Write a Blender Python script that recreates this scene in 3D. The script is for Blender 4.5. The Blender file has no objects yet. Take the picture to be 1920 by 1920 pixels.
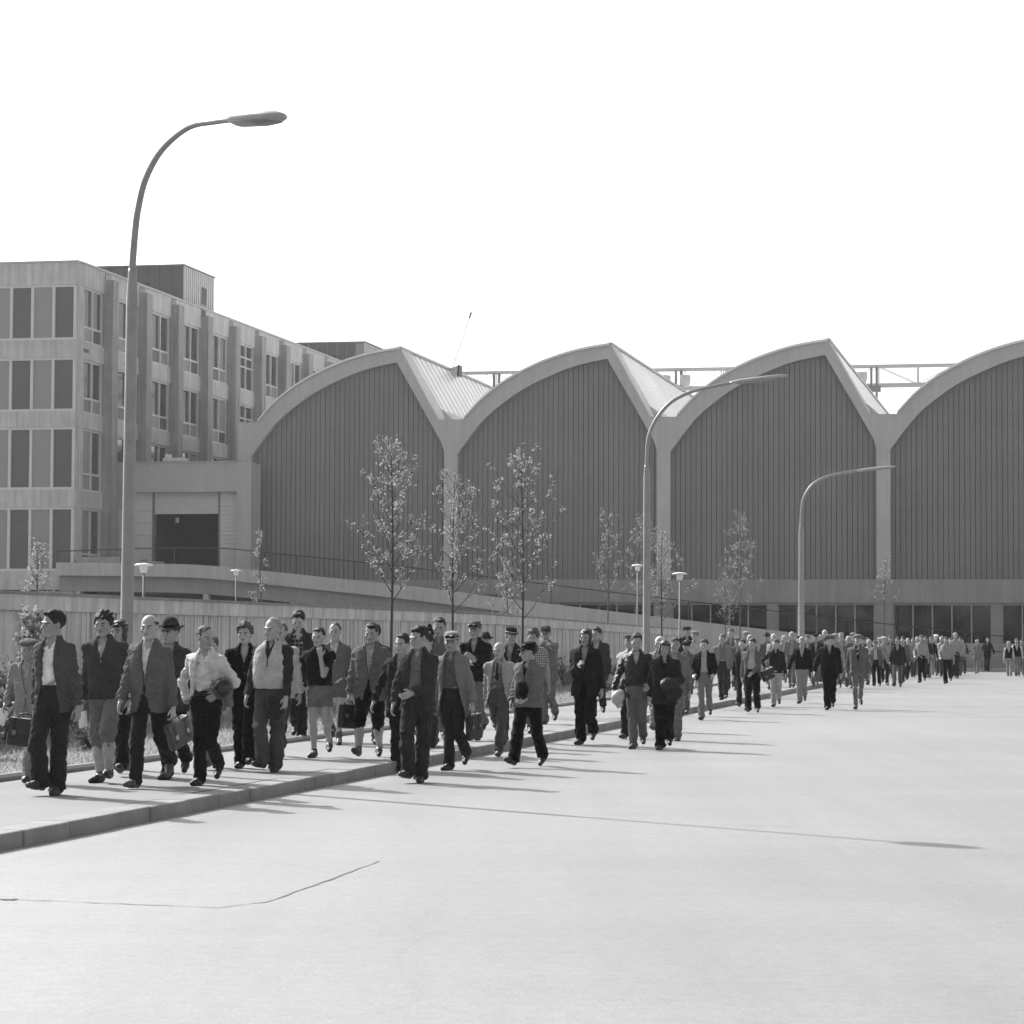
import bpy, math, random
import numpy as np
from mathutils import Vector, Matrix

S = bpy.context.scene
COL = S.collection
R_ = math.radians

# ------------------------------------------------------------------ camera, sky, sun, exposure
FPX, HC = 5000.0, 1.68                       # focal length in photo pixels, eye height
PITCH, ROLL = math.atan(233 / FPX), 0.004
cam_d = bpy.data.cameras.new("camera")
cam_d.lens, cam_d.sensor_width, cam_d.clip_end = FPX / 1920 * 36.0, 36.0, 6000.0
cam = bpy.data.objects.new("camera", cam_d)
COL.objects.link(cam)
CM = Matrix.Rotation(math.pi / 2 + PITCH, 3, 'X') @ Matrix.Rotation(ROLL, 3, 'Z')
cam.matrix_world = Matrix.Translation((0, 0, HC)) @ CM.to_4x4()
S.camera = cam

HAZE = 0.00022                               # density of the air
SUN_EL, SUN_AZ = 37.5, 41.0                  # elevation; degrees to the left of straight ahead (+Y)
world = bpy.data.worlds.new("World")
S.world = world
world.use_nodes = True
wn, wl = world.node_tree.nodes, world.node_tree.links
wn.clear()
sky = wn.new("ShaderNodeTexSky")
sky.sky_type, sky.sun_disc = 'NISHITA', False
sky.sun_elevation, sky.sun_rotation = R_(SUN_EL), R_(-SUN_AZ)
sky.air_density, sky.dust_density, sky.ozone_density = 1.0, 3.5, 1.0
wbw, wbg, wout = wn.new("ShaderNodeRGBToBW"), wn.new("ShaderNodeBackground"), wn.new("ShaderNodeOutputWorld")
wl.new(sky.outputs[0], wbw.inputs[0])
wl.new(wbw.outputs[0], wbg.inputs[0])
wl.new(wbg.outputs[0], wout.inputs[0])
wbg.inputs[1].default_value = 0.15
sun_d = bpy.data.lights.new("sun", 'SUN')
sun_d.energy, sun_d.angle, sun_d.color = 3.8, R_(0.55), (1.0, 1.0, 1.0)   # black and white photograph: neutral light
sun = bpy.data.objects.new("sun", sun_d)
COL.objects.link(sun)
_to = Vector((-math.sin(R_(SUN_AZ)) * math.cos(R_(SUN_EL)), math.cos(R_(SUN_AZ)) * math.cos(R_(SUN_EL)), math.sin(R_(SUN_EL))))
sun.rotation_euler = _to.to_track_quat('Z', 'Y').to_euler()
sun.location = (-30, 60, 60)
S.view_settings.view_transform = 'Standard'
S.view_settings.look = 'None'
S.view_settings.gamma = 1.0
S.view_settings.use_curve_mapping = False
S.view_settings.exposure = 0.8

# ------------------------------------------------------------------ frames: r runs along the road, q across it to the right
TH = math.atan(1040 / FPX)
DX, DY = math.sin(TH), math.cos(TH)
def W(r, q, z=0.0):
    return Vector((r * DX + q * DY, r * DY - q * DX, z))
def ray(u, v):
    return CM @ Vector(((u - 960) / FPX, (960 - v) / FPX, -1.0))
def at(u, v, z):                              # the point of height z seen at pixel u, v of the photograph
    d = ray(u, v); t = (z - HC) / d.z
    return Vector((d.x * t, d.y * t, z))
def z_at(u, v, Y):
    d = ray(u, v); return HC + d.z * Y / d.y
def x_at(u, v, Y):
    d = ray(u, v); return d.x * Y / d.y
def onq(u, q):                                # depth Y and r of the vertical line at column u lying on the plane q
    k = (u - 960) / FPX
    Y = q / (k * DY - DX)
    return Y, Y * (DY + k * DX)

# ------------------------------------------------------------------ scene helpers
def empty(name, loc=(0, 0, 0), rz=0.0):
    o = bpy.data.objects.new(name, None); COL.objects.link(o)
    o.location = loc; o.rotation_euler = (0, 0, rz); o.empty_display_size = 0.2
    return o
def tag(o, label=None, cat=None, group=None, kind=None):
    if label: o["label"] = label
    if cat: o["category"] = cat
    if group: o["group"] = group
    if kind: o["kind"] = kind
    return o
def thing(name, label, cat, loc=(0, 0, 0), rz=0.0, group=None):
    return tag(empty(name, loc, rz), label, cat, group)
class MB:
    def __init__(s): s.v, s.f = [], []
    def add(s, v, f):
        b = len(s.v); s.v += [tuple(p) for p in v]; s.f += [tuple(i + b for i in q) for q in f]; return s
    def box(s, x0, x1, y0, y1, z0, z1):
        return s.add([(x0, y0, z0), (x1, y0, z0), (x1, y1, z0), (x0, y1, z0), (x0, y0, z1), (x1, y0, z1), (x1, y1, z1), (x0, y1, z1)],
                     [(0, 3, 2, 1), (4, 5, 6, 7), (0, 1, 5, 4), (1, 2, 6, 5), (2, 3, 7, 6), (3, 0, 4, 7)])
    def prism(s, poly, y0, y1):               # polygon in x, z pushed along y (counter-clockwise seen from -y)
        n = len(poly)
        v = [(p[0], y0, p[1]) for p in poly] + [(p[0], y1, p[1]) for p in poly]
        f = [tuple(range(n)), tuple(range(2 * n - 1, n - 1, -1))] + [((i + 1) % n, i, i + n, (i + 1) % n + n) for i in range(n)]
        return s.add(v, f)
    def strip(s, top, bot, y0, y1):           # band between two equally long x, z polylines, pushed along y
        n = len(top); v = []
        for y in (y0, y1): v += [(p[0], y, p[1]) for p in top] + [(p[0], y, p[1]) for p in bot]
        f = []
        for i in range(n - 1):
            f += [(i, n + i, n + i + 1, i + 1), (2 * n + i, 2 * n + i + 1, 3 * n + i + 1, 3 * n + i),
                  (i, i + 1, 2 * n + i + 1, 2 * n + i), (n + i, 3 * n + i, 3 * n + i + 1, n + i + 1)]
        f += [(0, 2 * n, 3 * n, n), (n - 1, 2 * n - 1, 4 * n - 1, 3 * n - 1)]
        return s.add(v, f)
    def tube(s, pts, rad, n=10, cap=True):
        pts = [Vector(p) for p in pts]
        if not hasattr(rad, '__len__'): rad = [rad] * len(pts)
        v, f, m = [], [], len(pts)
        ref = None
        for i, p in enumerate(pts):
            t = (pts[min(i + 1, m - 1)] - pts[max(i - 1, 0)]).normalized()
            if ref is None:
                ref = Vector((0, 0, 1)) if abs(t.z) < 0.9 else Vector((1, 0, 0))
            a = t.cross(ref).normalized(); b = a.cross(t).normalized(); ref = b
            for k in range(n):
                w = 2 * math.pi * k / n
                v.append(p + (a * math.cos(w) + b * math.sin(w)) * rad[i])
        for i in range(m - 1):
            for k in range(n):
                k2 = (k + 1) % n
                f.append((i * n + k, i * n + k2, (i + 1) * n + k2, (i + 1) * n + k))
        if cap: f += [tuple(range(n - 1, -1, -1)), tuple(range((m - 1) * n, m * n))]
        return s.add(v, f)
    def lathe(s, prof, n=20, c=(0, 0, 0)):    # profile of (radius, z)
        v, f, m = [], [], len(prof)
        for (r, z) in prof:
            for k in range(n):
                w = 2 * math.pi * k / n
                v.append((c[0] + r * math.cos(w), c[1] + r * math.sin(w), c[2] + z))
        for i in range(m - 1):
            for k in range(n):
                k2 = (k + 1) % n
                f.append((i * n + k, i * n + k2, (i + 1) * n + k2, (i + 1) * n + k))
        f += [tuple(range(n - 1, -1, -1)), tuple(range((m - 1) * n, m * n))]
        return s.add(v, f)
    def build(s, name, mat, parent=None, smooth=False, loc=None, bevel=0.0):
        me = bpy.data.meshes.new(name)
        me.from_pydata(s.v, [], s.f); me.update()
        if smooth: me.shade_smooth()
        o = bpy.data.objects.new(name, me); COL.objects.link(o)
        if mat: me.materials.append(mat)
        if parent: o.parent = parent
        if loc is not None: o.location = loc
        if bevel:
            b = o.modifiers.new("bevel", 'BEVEL'); b.width = bevel; b.segments = 2; b.limit_method = 'ANGLE'
        return o

# ------------------------------------------------------------------ materials
_mats = {}
class NT:
    def __init__(s, name):
        s.m = bpy.data.materials.new(name); s.m.use_nodes = True
        s.t = s.m.node_tree; s.n = s.t.nodes; s.p = s.n["Principled BSDF"]
        s.p.inputs["Specular IOR Level"].default_value = 0.25
    def link(s, a, b): s.t.links.new(a, b)
    def coord(s, scale=(1, 1, 1), kind="Object", rot=(0, 0, 0)):
        tc, mp = s.n.new("ShaderNodeTexCoord"), s.n.new("ShaderNodeMapping")
        mp.inputs["Scale"].default_value = scale; mp.inputs["Rotation"].default_value = rot
        s.link(tc.outputs[kind], mp.inputs[0]); return mp.outputs[0]
    def noise(s, vec, scale, detail=4, rough=0.55, dist=0.0):
        n = s.n.new("ShaderNodeTexNoise"); n.inputs["Scale"].default_value = scale; n.inputs["Detail"].default_value = detail
        n.inputs["Roughness"].default_value = rough; n.inputs["Distortion"].default_value = dist
        s.link(vec, n.inputs["Vector"]); return n.outputs[0]
    def rng(s, val, a, b, c, d):
        n = s.n.new("ShaderNodeMapRange"); s.link(val, n.inputs[0])
        for i, x in enumerate((a, b, c, d)): n.inputs[i + 1].default_value = x
        return n.outputs[0]
    def math(s, op, a, b=None):
        n = s.n.new("ShaderNodeMath"); n.operation = op
        for i, x in enumerate((a, b)):
            if x is None: continue
            if isinstance(x, (int, float)): n.inputs[i].default_value = x
            else: s.link(x, n.inputs[i])
        return n.outputs[0]
    def xyz(s, vec):
        n = s.n.new("ShaderNodeSeparateXYZ"); s.link(vec, n.inputs[0]); return n.outputs
    def base(s, val): s.link(val, s.p.inputs["Base Color"])
    def gray(s, g): s.p.inputs["Base Color"].default_value = (g, g, g, 1)
    def bump(s, val, strength=0.3, dist=0.01):
        b = s.n.new("ShaderNodeBump"); b.inputs["Strength"].default_value = strength; b.inputs["Distance"].default_value = dist
        s.link(val, b.inputs["Height"]); s.link(b.outputs[0], s.p.inputs["Normal"])
    def rough(s, r): s.p.inputs["Roughness"].default_value = r
def concrete(name, g, var=0.14, streak=0.12, scale=0.6, board=0.0, rough=0.85):
    if name in _mats: return _mats[name]
    t = NT(name); c = t.coord()
    v = t.rng(t.noise(c, scale, 7, 0.6), 0.3, 0.7, 1 - var, 1 + var)
    v = t.math('MULTIPLY', v, t.rng(t.noise(c, 14, 4), 0.3, 0.7, 0.94, 1.06))
    st = t.noise(t.coord((1.6, 1.6, 0.12)), 2.2, 5, 0.6)
    v = t.math('MULTIPLY', v, t.rng(st, 0.35, 0.7, 1 + streak * .5, 1 - streak))
    h = t.noise(c, 30, 4)
    if board:                                   # vertical board marks
        x = t.xyz(c)
        w = t.math('ADD', x[0], x[1])
        cell = t.math('FLOOR', t.math('DIVIDE', w, board))
        wn_ = t.n.new("ShaderNodeTexWhiteNoise"); wn_.noise_dimensions = '1D'; t.link(cell, wn_.inputs["W"])
        v = t.math('MULTIPLY', v, t.rng(wn_.outputs[0], 0, 1, 0.9, 1.07))
        fr = t.math('FRACT', t.math('DIVIDE', w, board))
        line = t.math('LESS_THAN', fr, 0.09)
        v = t.math('MULTIPLY', v, t.math('SUBTRACT', 1.0, t.math('MULTIPLY', line, 0.16)))
        h = t.math('ADD', h, t.math('MULTIPLY', wn_.outputs[0], 0.8))
    t.base(t.math('MULTIPLY', v, g)); t.bump(h, 0.25, 0.01); t.rough(rough)
    _mats[name] = t.m; return t.m
def plain(name, g, rough=0.6, var=0.06, metal=0.0, scale=8.0, spec=0.3):
    if name in _mats: return _mats[name]
    t = NT(name)
    v = t.rng(t.noise(t.coord(), scale, 4), 0.3, 0.7, g * (1 - var), g * (1 + var))
    t.base(v); t.rough(rough); t.p.inputs["Metallic"].default_value = metal; t.p.inputs["Specular IOR Level"].default_value = spec
    _mats[name] = t.m; return t.m

M = {}
M['frame_conc'] = concrete("frame_concrete", 0.50, 0.06, 0.08, 0.5)
M['beam_conc'] = concrete("beam_concrete", 0.33, 0.06, 0.1, 0.5)
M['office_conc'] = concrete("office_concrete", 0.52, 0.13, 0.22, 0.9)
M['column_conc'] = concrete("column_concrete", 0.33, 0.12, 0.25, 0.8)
M['ramp_conc'] = concrete("ramp_concrete", 0.45, 0.08, 0.12, 0.6)
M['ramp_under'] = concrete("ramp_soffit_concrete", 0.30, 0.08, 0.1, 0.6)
M['wall_conc'] = concrete("board_marked_concrete", 0.56, 0.12, 0.3, 1.2, board=0.11)
M['cap_conc'] = concrete("coping_concrete", 0.56, 0.14, 0.25, 1.6)
M['kerb'] = concrete("kerb_stone", 0.26, 0.16, 0.1, 2.2)
M['wing_conc'] = concrete("wing_concrete", 0.46, 0.05, 0.08, 0.5)
M['white_frame'] = plain("white_painted_frame", 0.62, 0.5)
M['panel_dark'] = plain("dark_infill_panel", 0.115, 0.35, 0.05, scale=0.8)
M['panel_mid'] = plain("grey_infill_panel", 0.29, 0.4, 0.04, scale=0.8)
M['roof_metal'] = plain("pale_roof_sheet", 0.62, 0.5, 0.08, scale=1.0)
M['sun_edge_strip'] = plain('painted_sun_edge', .8, .5)  # near-white base paints the sun-caught line along the roof edge
M['flange'] = concrete('sky_lit_concrete', .62, .06, .1, .5)  # paler than the frames: sky light on the flange slope put into the colour
M['galv'] = plain("galvanised_steel", 0.42, 0.45, 0.08, 0.0)
M['galv_dark'] = plain("grey_painted_steel", 0.2, 0.5, 0.08)
M['dark_metal'] = plain("dark_metal", 0.06, 0.5)
M['lamp_white'] = plain("white_enamel", 0.75, 0.35)
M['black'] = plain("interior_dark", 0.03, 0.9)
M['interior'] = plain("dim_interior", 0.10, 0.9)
M['shutter'] = plain("pale_siding", 0.62, 0.55, 0.05, scale=2)
M['timber'] = plain("grey_timber", 0.4, 0.8, 0.2, scale=3)
def glass_mat(name, g=0.02, rough=0.02, spec=0.5):
    t = NT(name); t.gray(g); t.rough(rough); t.p.inputs["Specular IOR Level"].default_value = spec
    t.bump(t.noise(t.coord(), 0.8, 2), 0.05, 0.02)
    return t.m
M['glass'] = glass_mat("window_glass", 0.006, 0.02, 0.55)
M['glass_office'] = glass_mat("office_glass", 0.06, 0.06, 0.5)
def roof_glass():
    t = NT("ribbed_skylight_glass"); c = t.coord(); x = t.xyz(c)
    fr = t.math('FRACT', t.math('DIVIDE', x[1], 1.4))
    line = t.math('LESS_THAN', fr, 0.3)
    n = t.rng(t.noise(c, 0.25, 4), 0.3, 0.7, 0.85, 1.1)
    v = t.math('MULTIPLY', t.math('SUBTRACT', 0.85, t.math('MULTIPLY', line, 0.5)), n)
    t.base(v); t.rough(0.3); t.p.inputs["Specular IOR Level"].default_value = 0.6
    return t.m
M['skylight'] = roof_glass()
def corrugated():
    t = NT("dark_corrugated_cladding"); c = t.coord(); x = t.xyz(c)
    cell = t.math('FLOOR', t.math('DIVIDE', x[0], 0.295))
    w = t.n.new("ShaderNodeTexWhiteNoise"); w.noise_dimensions = '1D'; t.link(cell, w.inputs["W"])
    v = t.math('MULTIPLY', t.rng(w.outputs[0], 0, 1, 0.95, 1.05), t.rng(t.noise(c, 0.3, 5), 0.3, 0.7, 0.94, 1.06))
    hb = t.math('LESS_THAN', t.math('FRACT', t.math('DIVIDE', t.math('ADD', x[2], 0.85), 2.4)), 0.012)
    v = t.math('MULTIPLY', v, t.math('SUBTRACT', 1.0, t.math('MULTIPLY', hb, 0.12)))
    t.base(t.math('MULTIPLY', v, 0.225)); t.rough(0.6)
    return t.m
M['corrugated'] = corrugated()
M['groove'] = plain("cladding_groove", 0.15, 0.8)
def road_mat():
    t = NT("road_asphalt_concrete"); c = t.coord()
    a = t.rng(t.noise(c, 0.12, 6, 0.6, 0.6), 0.35, 0.65, 0.95, 1.04)
    b = t.rng(t.noise(t.coord((0.25, 1.6, 1)), 0.8, 5, 0.6), 0.35, 0.65, 0.985, 1.015)
    g = t.rng(t.noise(c, 45, 3, 0.7), 0.3, 0.7, 0.82, 1.18)
    sp = t.rng(t.noise(c, 7, 2, 0.5), 0.22, 0.3, 0.93, 1.0)
    big = t.rng(t.noise(t.coord((.5, 1, 1), rot=(0, 0, .5)), .22, 6, .62, 1.2), .4, .68, 1.02, .925)
    st = t.rng(t.noise(c, 1.1, 3, .5, .8), .68, .74, 1.0, .9)
    ck = t.n.new('ShaderNodeTexVoronoi'); ck.feature = 'DISTANCE_TO_EDGE'; ck.inputs['Scale'].default_value = .16
    nz = t.n.new('ShaderNodeVectorMath'); nz.operation = 'ADD'; nn = t.n.new('ShaderNodeTexNoise'); nn.inputs['Scale'].default_value = .8; nn.inputs['Detail'].default_value = 5; t.link(c, nn.inputs['Vector']); t.link(c, nz.inputs[0]); t.link(nn.outputs[1], nz.inputs[1]); t.link(nz.outputs[0], ck.inputs['Vector'])
    crack = t.rng(ck.outputs[0], .0, .0035, .93, 1.0)
    v = t.math('MULTIPLY', t.math('MULTIPLY', t.math('MULTIPLY', a, b), t.math('MULTIPLY', g, sp)), t.math('MULTIPLY', t.math('MULTIPLY', big, st), crack))
    v = t.math('MULTIPLY', v, t.rng(t.noise(c, 8, 5, .75), .3, .7, .90, 1.09))
    v = t.math('MULTIPLY', v, t.rng(t.noise(t.coord((1.3, .09, 1), rot=(0, 0, math.atan(1040 / 5000))), 1.1, 5, .6), .35, .65, .955, 1.035))
    x = t.xyz(c); q = t.math('SUBTRACT', t.math('MULTIPLY', x[0], math.cos(math.atan(1040 / 5000))), t.math('MULTIPLY', x[1], math.sin(math.atan(1040 / 5000))))
    q = t.math('ADD', q, t.math('MULTIPLY', t.noise(c, 1.5, 4), .18))
    v = t.math('MULTIPLY', v, t.rng(q, -7.72, -7.62, 1.12, 1.0))
    t.base(t.math('MULTIPLY', v, 0.235)); t.bump(t.noise(c, 90, 3), 0.3, 0.006); t.rough(0.62); t.p.inputs['Specular IOR Level'].default_value = 0.3
    return t.m
M['road'] = road_mat()
def pave_mat():
    t = NT("pavement_concrete"); c = t.coord()
    a = t.rng(t.noise(c, 0.7, 6, 0.6), 0.35, 0.65, 0.94, 1.05)
    g = t.rng(t.noise(c, 50, 3, 0.7), 0.3, 0.7, 0.94, 1.06)
    t.base(t.math('MULTIPLY', t.math('MULTIPLY', a, g), 0.24)); t.bump(t.noise(c, 60, 3), 0.2, 0.006); t.rough(0.9)
    return t.m
M['pave'] = pave_mat()
def soil_mat(name, g):
    t = NT(name); c = t.coord()
    v = t.math('MULTIPLY', t.rng(t.noise(c, 1.3, 6, 0.65), 0.3, 0.7, 0.7, 1.3), t.rng(t.noise(c, 25, 4), 0.3, 0.7, 0.8, 1.2))
    t.base(t.math('MULTIPLY', v, g)); t.bump(t.noise(c, 20, 4), 0.6, 0.05); t.rough(1.0)
    return t.m
M['soil'] = soil_mat("dry_lawn_soil", 0.24)
M['ground'] = soil_mat("open_ground", 0.20)
def hill_mat():
    t = NT("wooded_hill"); c = t.coord()
    v = t.math('MULTIPLY', t.rng(t.noise(c, .055, 6, .6, .6), .42, .6, .03, .34), t.rng(t.noise(c, .5, 4), .3, .7, .4, 1.5))
    t.base(v); t.rough(1.0); return t.m
M['hill'] = hill_mat()
def leaf_mat(name, g, tr=0.35):
    t = NT(name); o = t.n.new("ShaderNodeObjectInfo")
    v = t.rng(t.noise(t.coord(), 9, 2), 0.3, 0.7, g * 0.7, g * 1.25)
    t.base(v); t.rough(0.55)
    d = t.n.new("ShaderNodeBsdfTranslucent"); t.link(v, d.inputs[0])
    mx = t.n.new("ShaderNodeMixShader"); mx.inputs[0].default_value = tr
    t.link(t.p.outputs[0], mx.inputs[1]); t.link(d.outputs[0], mx.inputs[2])
    t.link(mx.outputs[0], t.n["Material Output"].inputs[0])
    return t.m
M['leaf'] = leaf_mat("spring_leaf", 0.32, 0.45)
M['leaf_far'] = leaf_mat("young_leaf", 0.34, 0.4)
M['leaf_dark'] = leaf_mat("shrub_leaf", 0.22, 0.35)
M['grass'] = leaf_mat("grass_blade", 0.34, 0.4)
M['bark'] = plain("dark_bark", 0.055, 0.9, 0.25, scale=20)
M['bark_far'] = plain("grey_bark", 0.09, 0.9, 0.25, scale=20)

# ------------------------------------------------------------------ ground, road, pavement
def sheet(name, rq, z, mat, kind='structure', n=1):
    m = MB(); m.add([W(r, q, z) for r, q in rq], [tuple(range(len(rq)))])
    o = m.build(name, mat)
    if o.data.polygons[0].normal.z < 0: o.data.flip_normals()
    return tag(o, kind=kind)
sheet('ground', [(-600, -600), (-600, 600), (700, 600), (700, -600)], -0.03, M['ground'])
sheet('road', [(-70, -8.12), (-70, 70), (135.4, 70), (135.4, -16.5), (104, -16.5), (104, -8.12)], 0.0, M['road'])
KR0, KR1 = 4.0, 103.0
kerb_root = tag(empty('pavement'), kind='structure')
m = MB(); m.box(-10.98, -8.43, KR0, KR1, -0.02, 0.128)
pv = m.build('paving', M['pave'], kerb_root); pv.rotation_euler = (0, 0, -TH)
m = MB(); rnd = random.Random(3); y = KR0
while y < KR1:
    L = 1.0
    m.box(-8.415 + rnd.uniform(-.004, .004), -8.10 + rnd.uniform(-.01, .008), y + .006, y + L - .006, -0.02, 0.132 + rnd.uniform(-.004, .004)); y += L
kb = m.build('kerb', M['kerb'], kerb_root, bevel=0.018); kb.rotation_euler = (0, 0, -TH)
m = MB(); rnd = random.Random(12); y = KR0
while y < KR1:
    L = rnd.uniform(.6, 3.5); m.box(-8.428, -8.418 + rnd.uniform(0, .012), y, min(y + L, KR1), -0.02, 0.1305); y += L + rnd.uniform(.0, 2.0)
j = m.build('joint', M['dark_metal'], kerb_root); j.rotation_euler = (0, 0, -TH)
# pale channel beside the kerb and the tar seams of the road, each a thin sheet
def seam(name, pts, w, mat):
    P = [at(u, v, 0.004) for u, v in pts]
    Q = []
    for i in range(len(P) - 1):
        for k in range(8):
            a = k / 8; Q.append(P[i].lerp(P[i + 1], a))
    Q.append(P[-1]); v, f = [], []
    rn = random.Random(5)
    for i, p in enumerate(Q):
        t = (Q[min(i + 1, len(Q) - 1)] - Q[max(i - 1, 0)]).normalized(); n0 = Vector((-t.y, t.x, 0)); p = p + n0 * rn.uniform(-.012, .012); nn = n0 * w * rn.uniform(0.35, 1.4)
        v += [p + nn, p - nn]
    f = [(2 * i, 2 * i + 1, 2 * i + 3, 2 * i + 2) for i in range(len(Q) - 1)]
    m = MB().add(v, f); o = m.build(name, mat)
    if o.data.polygons[0].normal.z < 0: o.data.flip_normals()
    return tag(o, kind='structure')
M['seam'] = plain("road_seam", 0.2, 0.9, 0.25, scale=3)
seam('road_seam', [(-60, 1683), (60, 1687), (250, 1695), (410, 1701), (500, 1690), (600, 1655), (710, 1614)], 0.009, M['seam'])
seam('road_seam', [(-60, 1684.5), (-20, 1685.5), (30, 1686.5)], 0.035, plain("tar", 0.04, 0.8))
seam('road_seam', [(1700, 1335), (1800, 1338), (1960, 1347)], 0.03, M['seam'])
# lawn strip with a rounded edging
sheet('lawn', [(2, -10.95), (2, -40), (112, -40), (104, -10.95)], 0.10, M['soil'])
m = MB(); ed = [(q, z) for q, z in [(-11.12, 0.05), (-10.985, 0.05), (-10.985, 0.17), (-11.02, 0.2), (-11.09, 0.2), (-11.12, 0.17)]]
m.prism(ed, KR0, KR1)
e = m.build('lawn_edging', M['kerb']); e.rotation_euler = (0, 0, -TH); tag(e, kind='structure')
# wooded hillside behind the photographer, mirrored in the hall windows
hv, hf, N = [], [], 60
rn = random.Random(9)
for i in range(N + 1):
    a = math.pi * (1.0 + i / N)
    for k, (rad, z) in enumerate([(120, -1), (150, 9), (185, 20), (240, 27)]):
        hv.append((rad * 1.2 * math.cos(a), rad * math.sin(a) * 0.9 + 10, z * (0.8 + 0.35 * math.sin(i * .55) * math.sin(i * .23 + 1)) + (rn.uniform(-1.5, 1.5) if k else 0)))
for i in range(N):
    for k in range(3): hf.append((i * 4 + k, i * 4 + k + 1, i * 4 + k + 5, i * 4 + k + 4))
hill = MB().add(hv, hf).build('hills', M['hill'], smooth=True)
tag(hill, kind='structure')

# ------------------------------------------------------------------ thin summer haze: one closed box of even air
hz = MB().box(-1000, 1000, -1000, 1000, -2.5, 40.0).build('haze', None)
hm = bpy.data.materials.new("haze_air"); hm.use_nodes = True
hn = hm.node_tree; hn.nodes.remove(hn.nodes["Principled BSDF"])
hv_ = hn.nodes.new("ShaderNodeVolumePrincipled")
hv_.inputs["Color"].default_value = (0.97, 0.97, 0.97, 1); hv_.inputs["Density"].default_value = HAZE; hv_.inputs["Anisotropy"].default_value = 0.7
hn.links.new(hv_.outputs[0], hn.nodes["Material Output"].inputs["Volume"])
hz.data.materials.append(hm); tag(hz, 'thin bright summer haze over the whole street', 'haze', kind='stuff')
# ------------------------------------------------------------------ factory hall: five bays of shell roof, front plane r = 150
BW, Q0, RF, NB = 12.42, -47.25, 150.0, 5
hall = thing('factory_hall', 'long factory hall with a row of curved shed roofs and dark ribbed gables', 'factory', W(RF, Q0, 0), -TH)
def spline(pts, n):
    P = [pts[0]] + list(pts) + [pts[-1]]; out = []
    for i in range(1, len(P) - 2):
        for k in range(n):
            t = k / n; a, b, c, d = P[i - 1], P[i], P[i + 1], P[i + 2]
            out.append(tuple(0.5 * (2 * b[j] + (c[j] - a[j]) * t + (2 * a[j] - 5 * b[j] + 4 * c[j] - d[j]) * t * t + (3 * b[j] - a[j] - 3 * c[j] + d[j]) * t ** 3) for j in (0, 1)))
    out.append(tuple(pts[-1])); return out
OUT = spline([(.77, 14.2), (1.8, 15.3), (3.05, 16.25), (4.42, 17.0), (5.75, 17.55), (7.07, 17.95), (8.2, 18.18), (9.34, 18.34)], 5)
INN = spline([(.385, 12.2), (1.82, 14.05), (3.12, 15.15), (4.43, 16.0), (6.19, 16.8), (7.51, 17.25), (9.16, 17.58)], 5)
IN_R = [(10.56, 15.14), (11.86, 12.85), (12.03, 12.3)]
def z_in(x):
    pts = INN + IN_R
    if x <= pts[0][0] or x >= pts[-1][0]: return 12.25
    return float(np.interp(x, [p[0] for p in pts], [p[1] for p in pts]))
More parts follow.
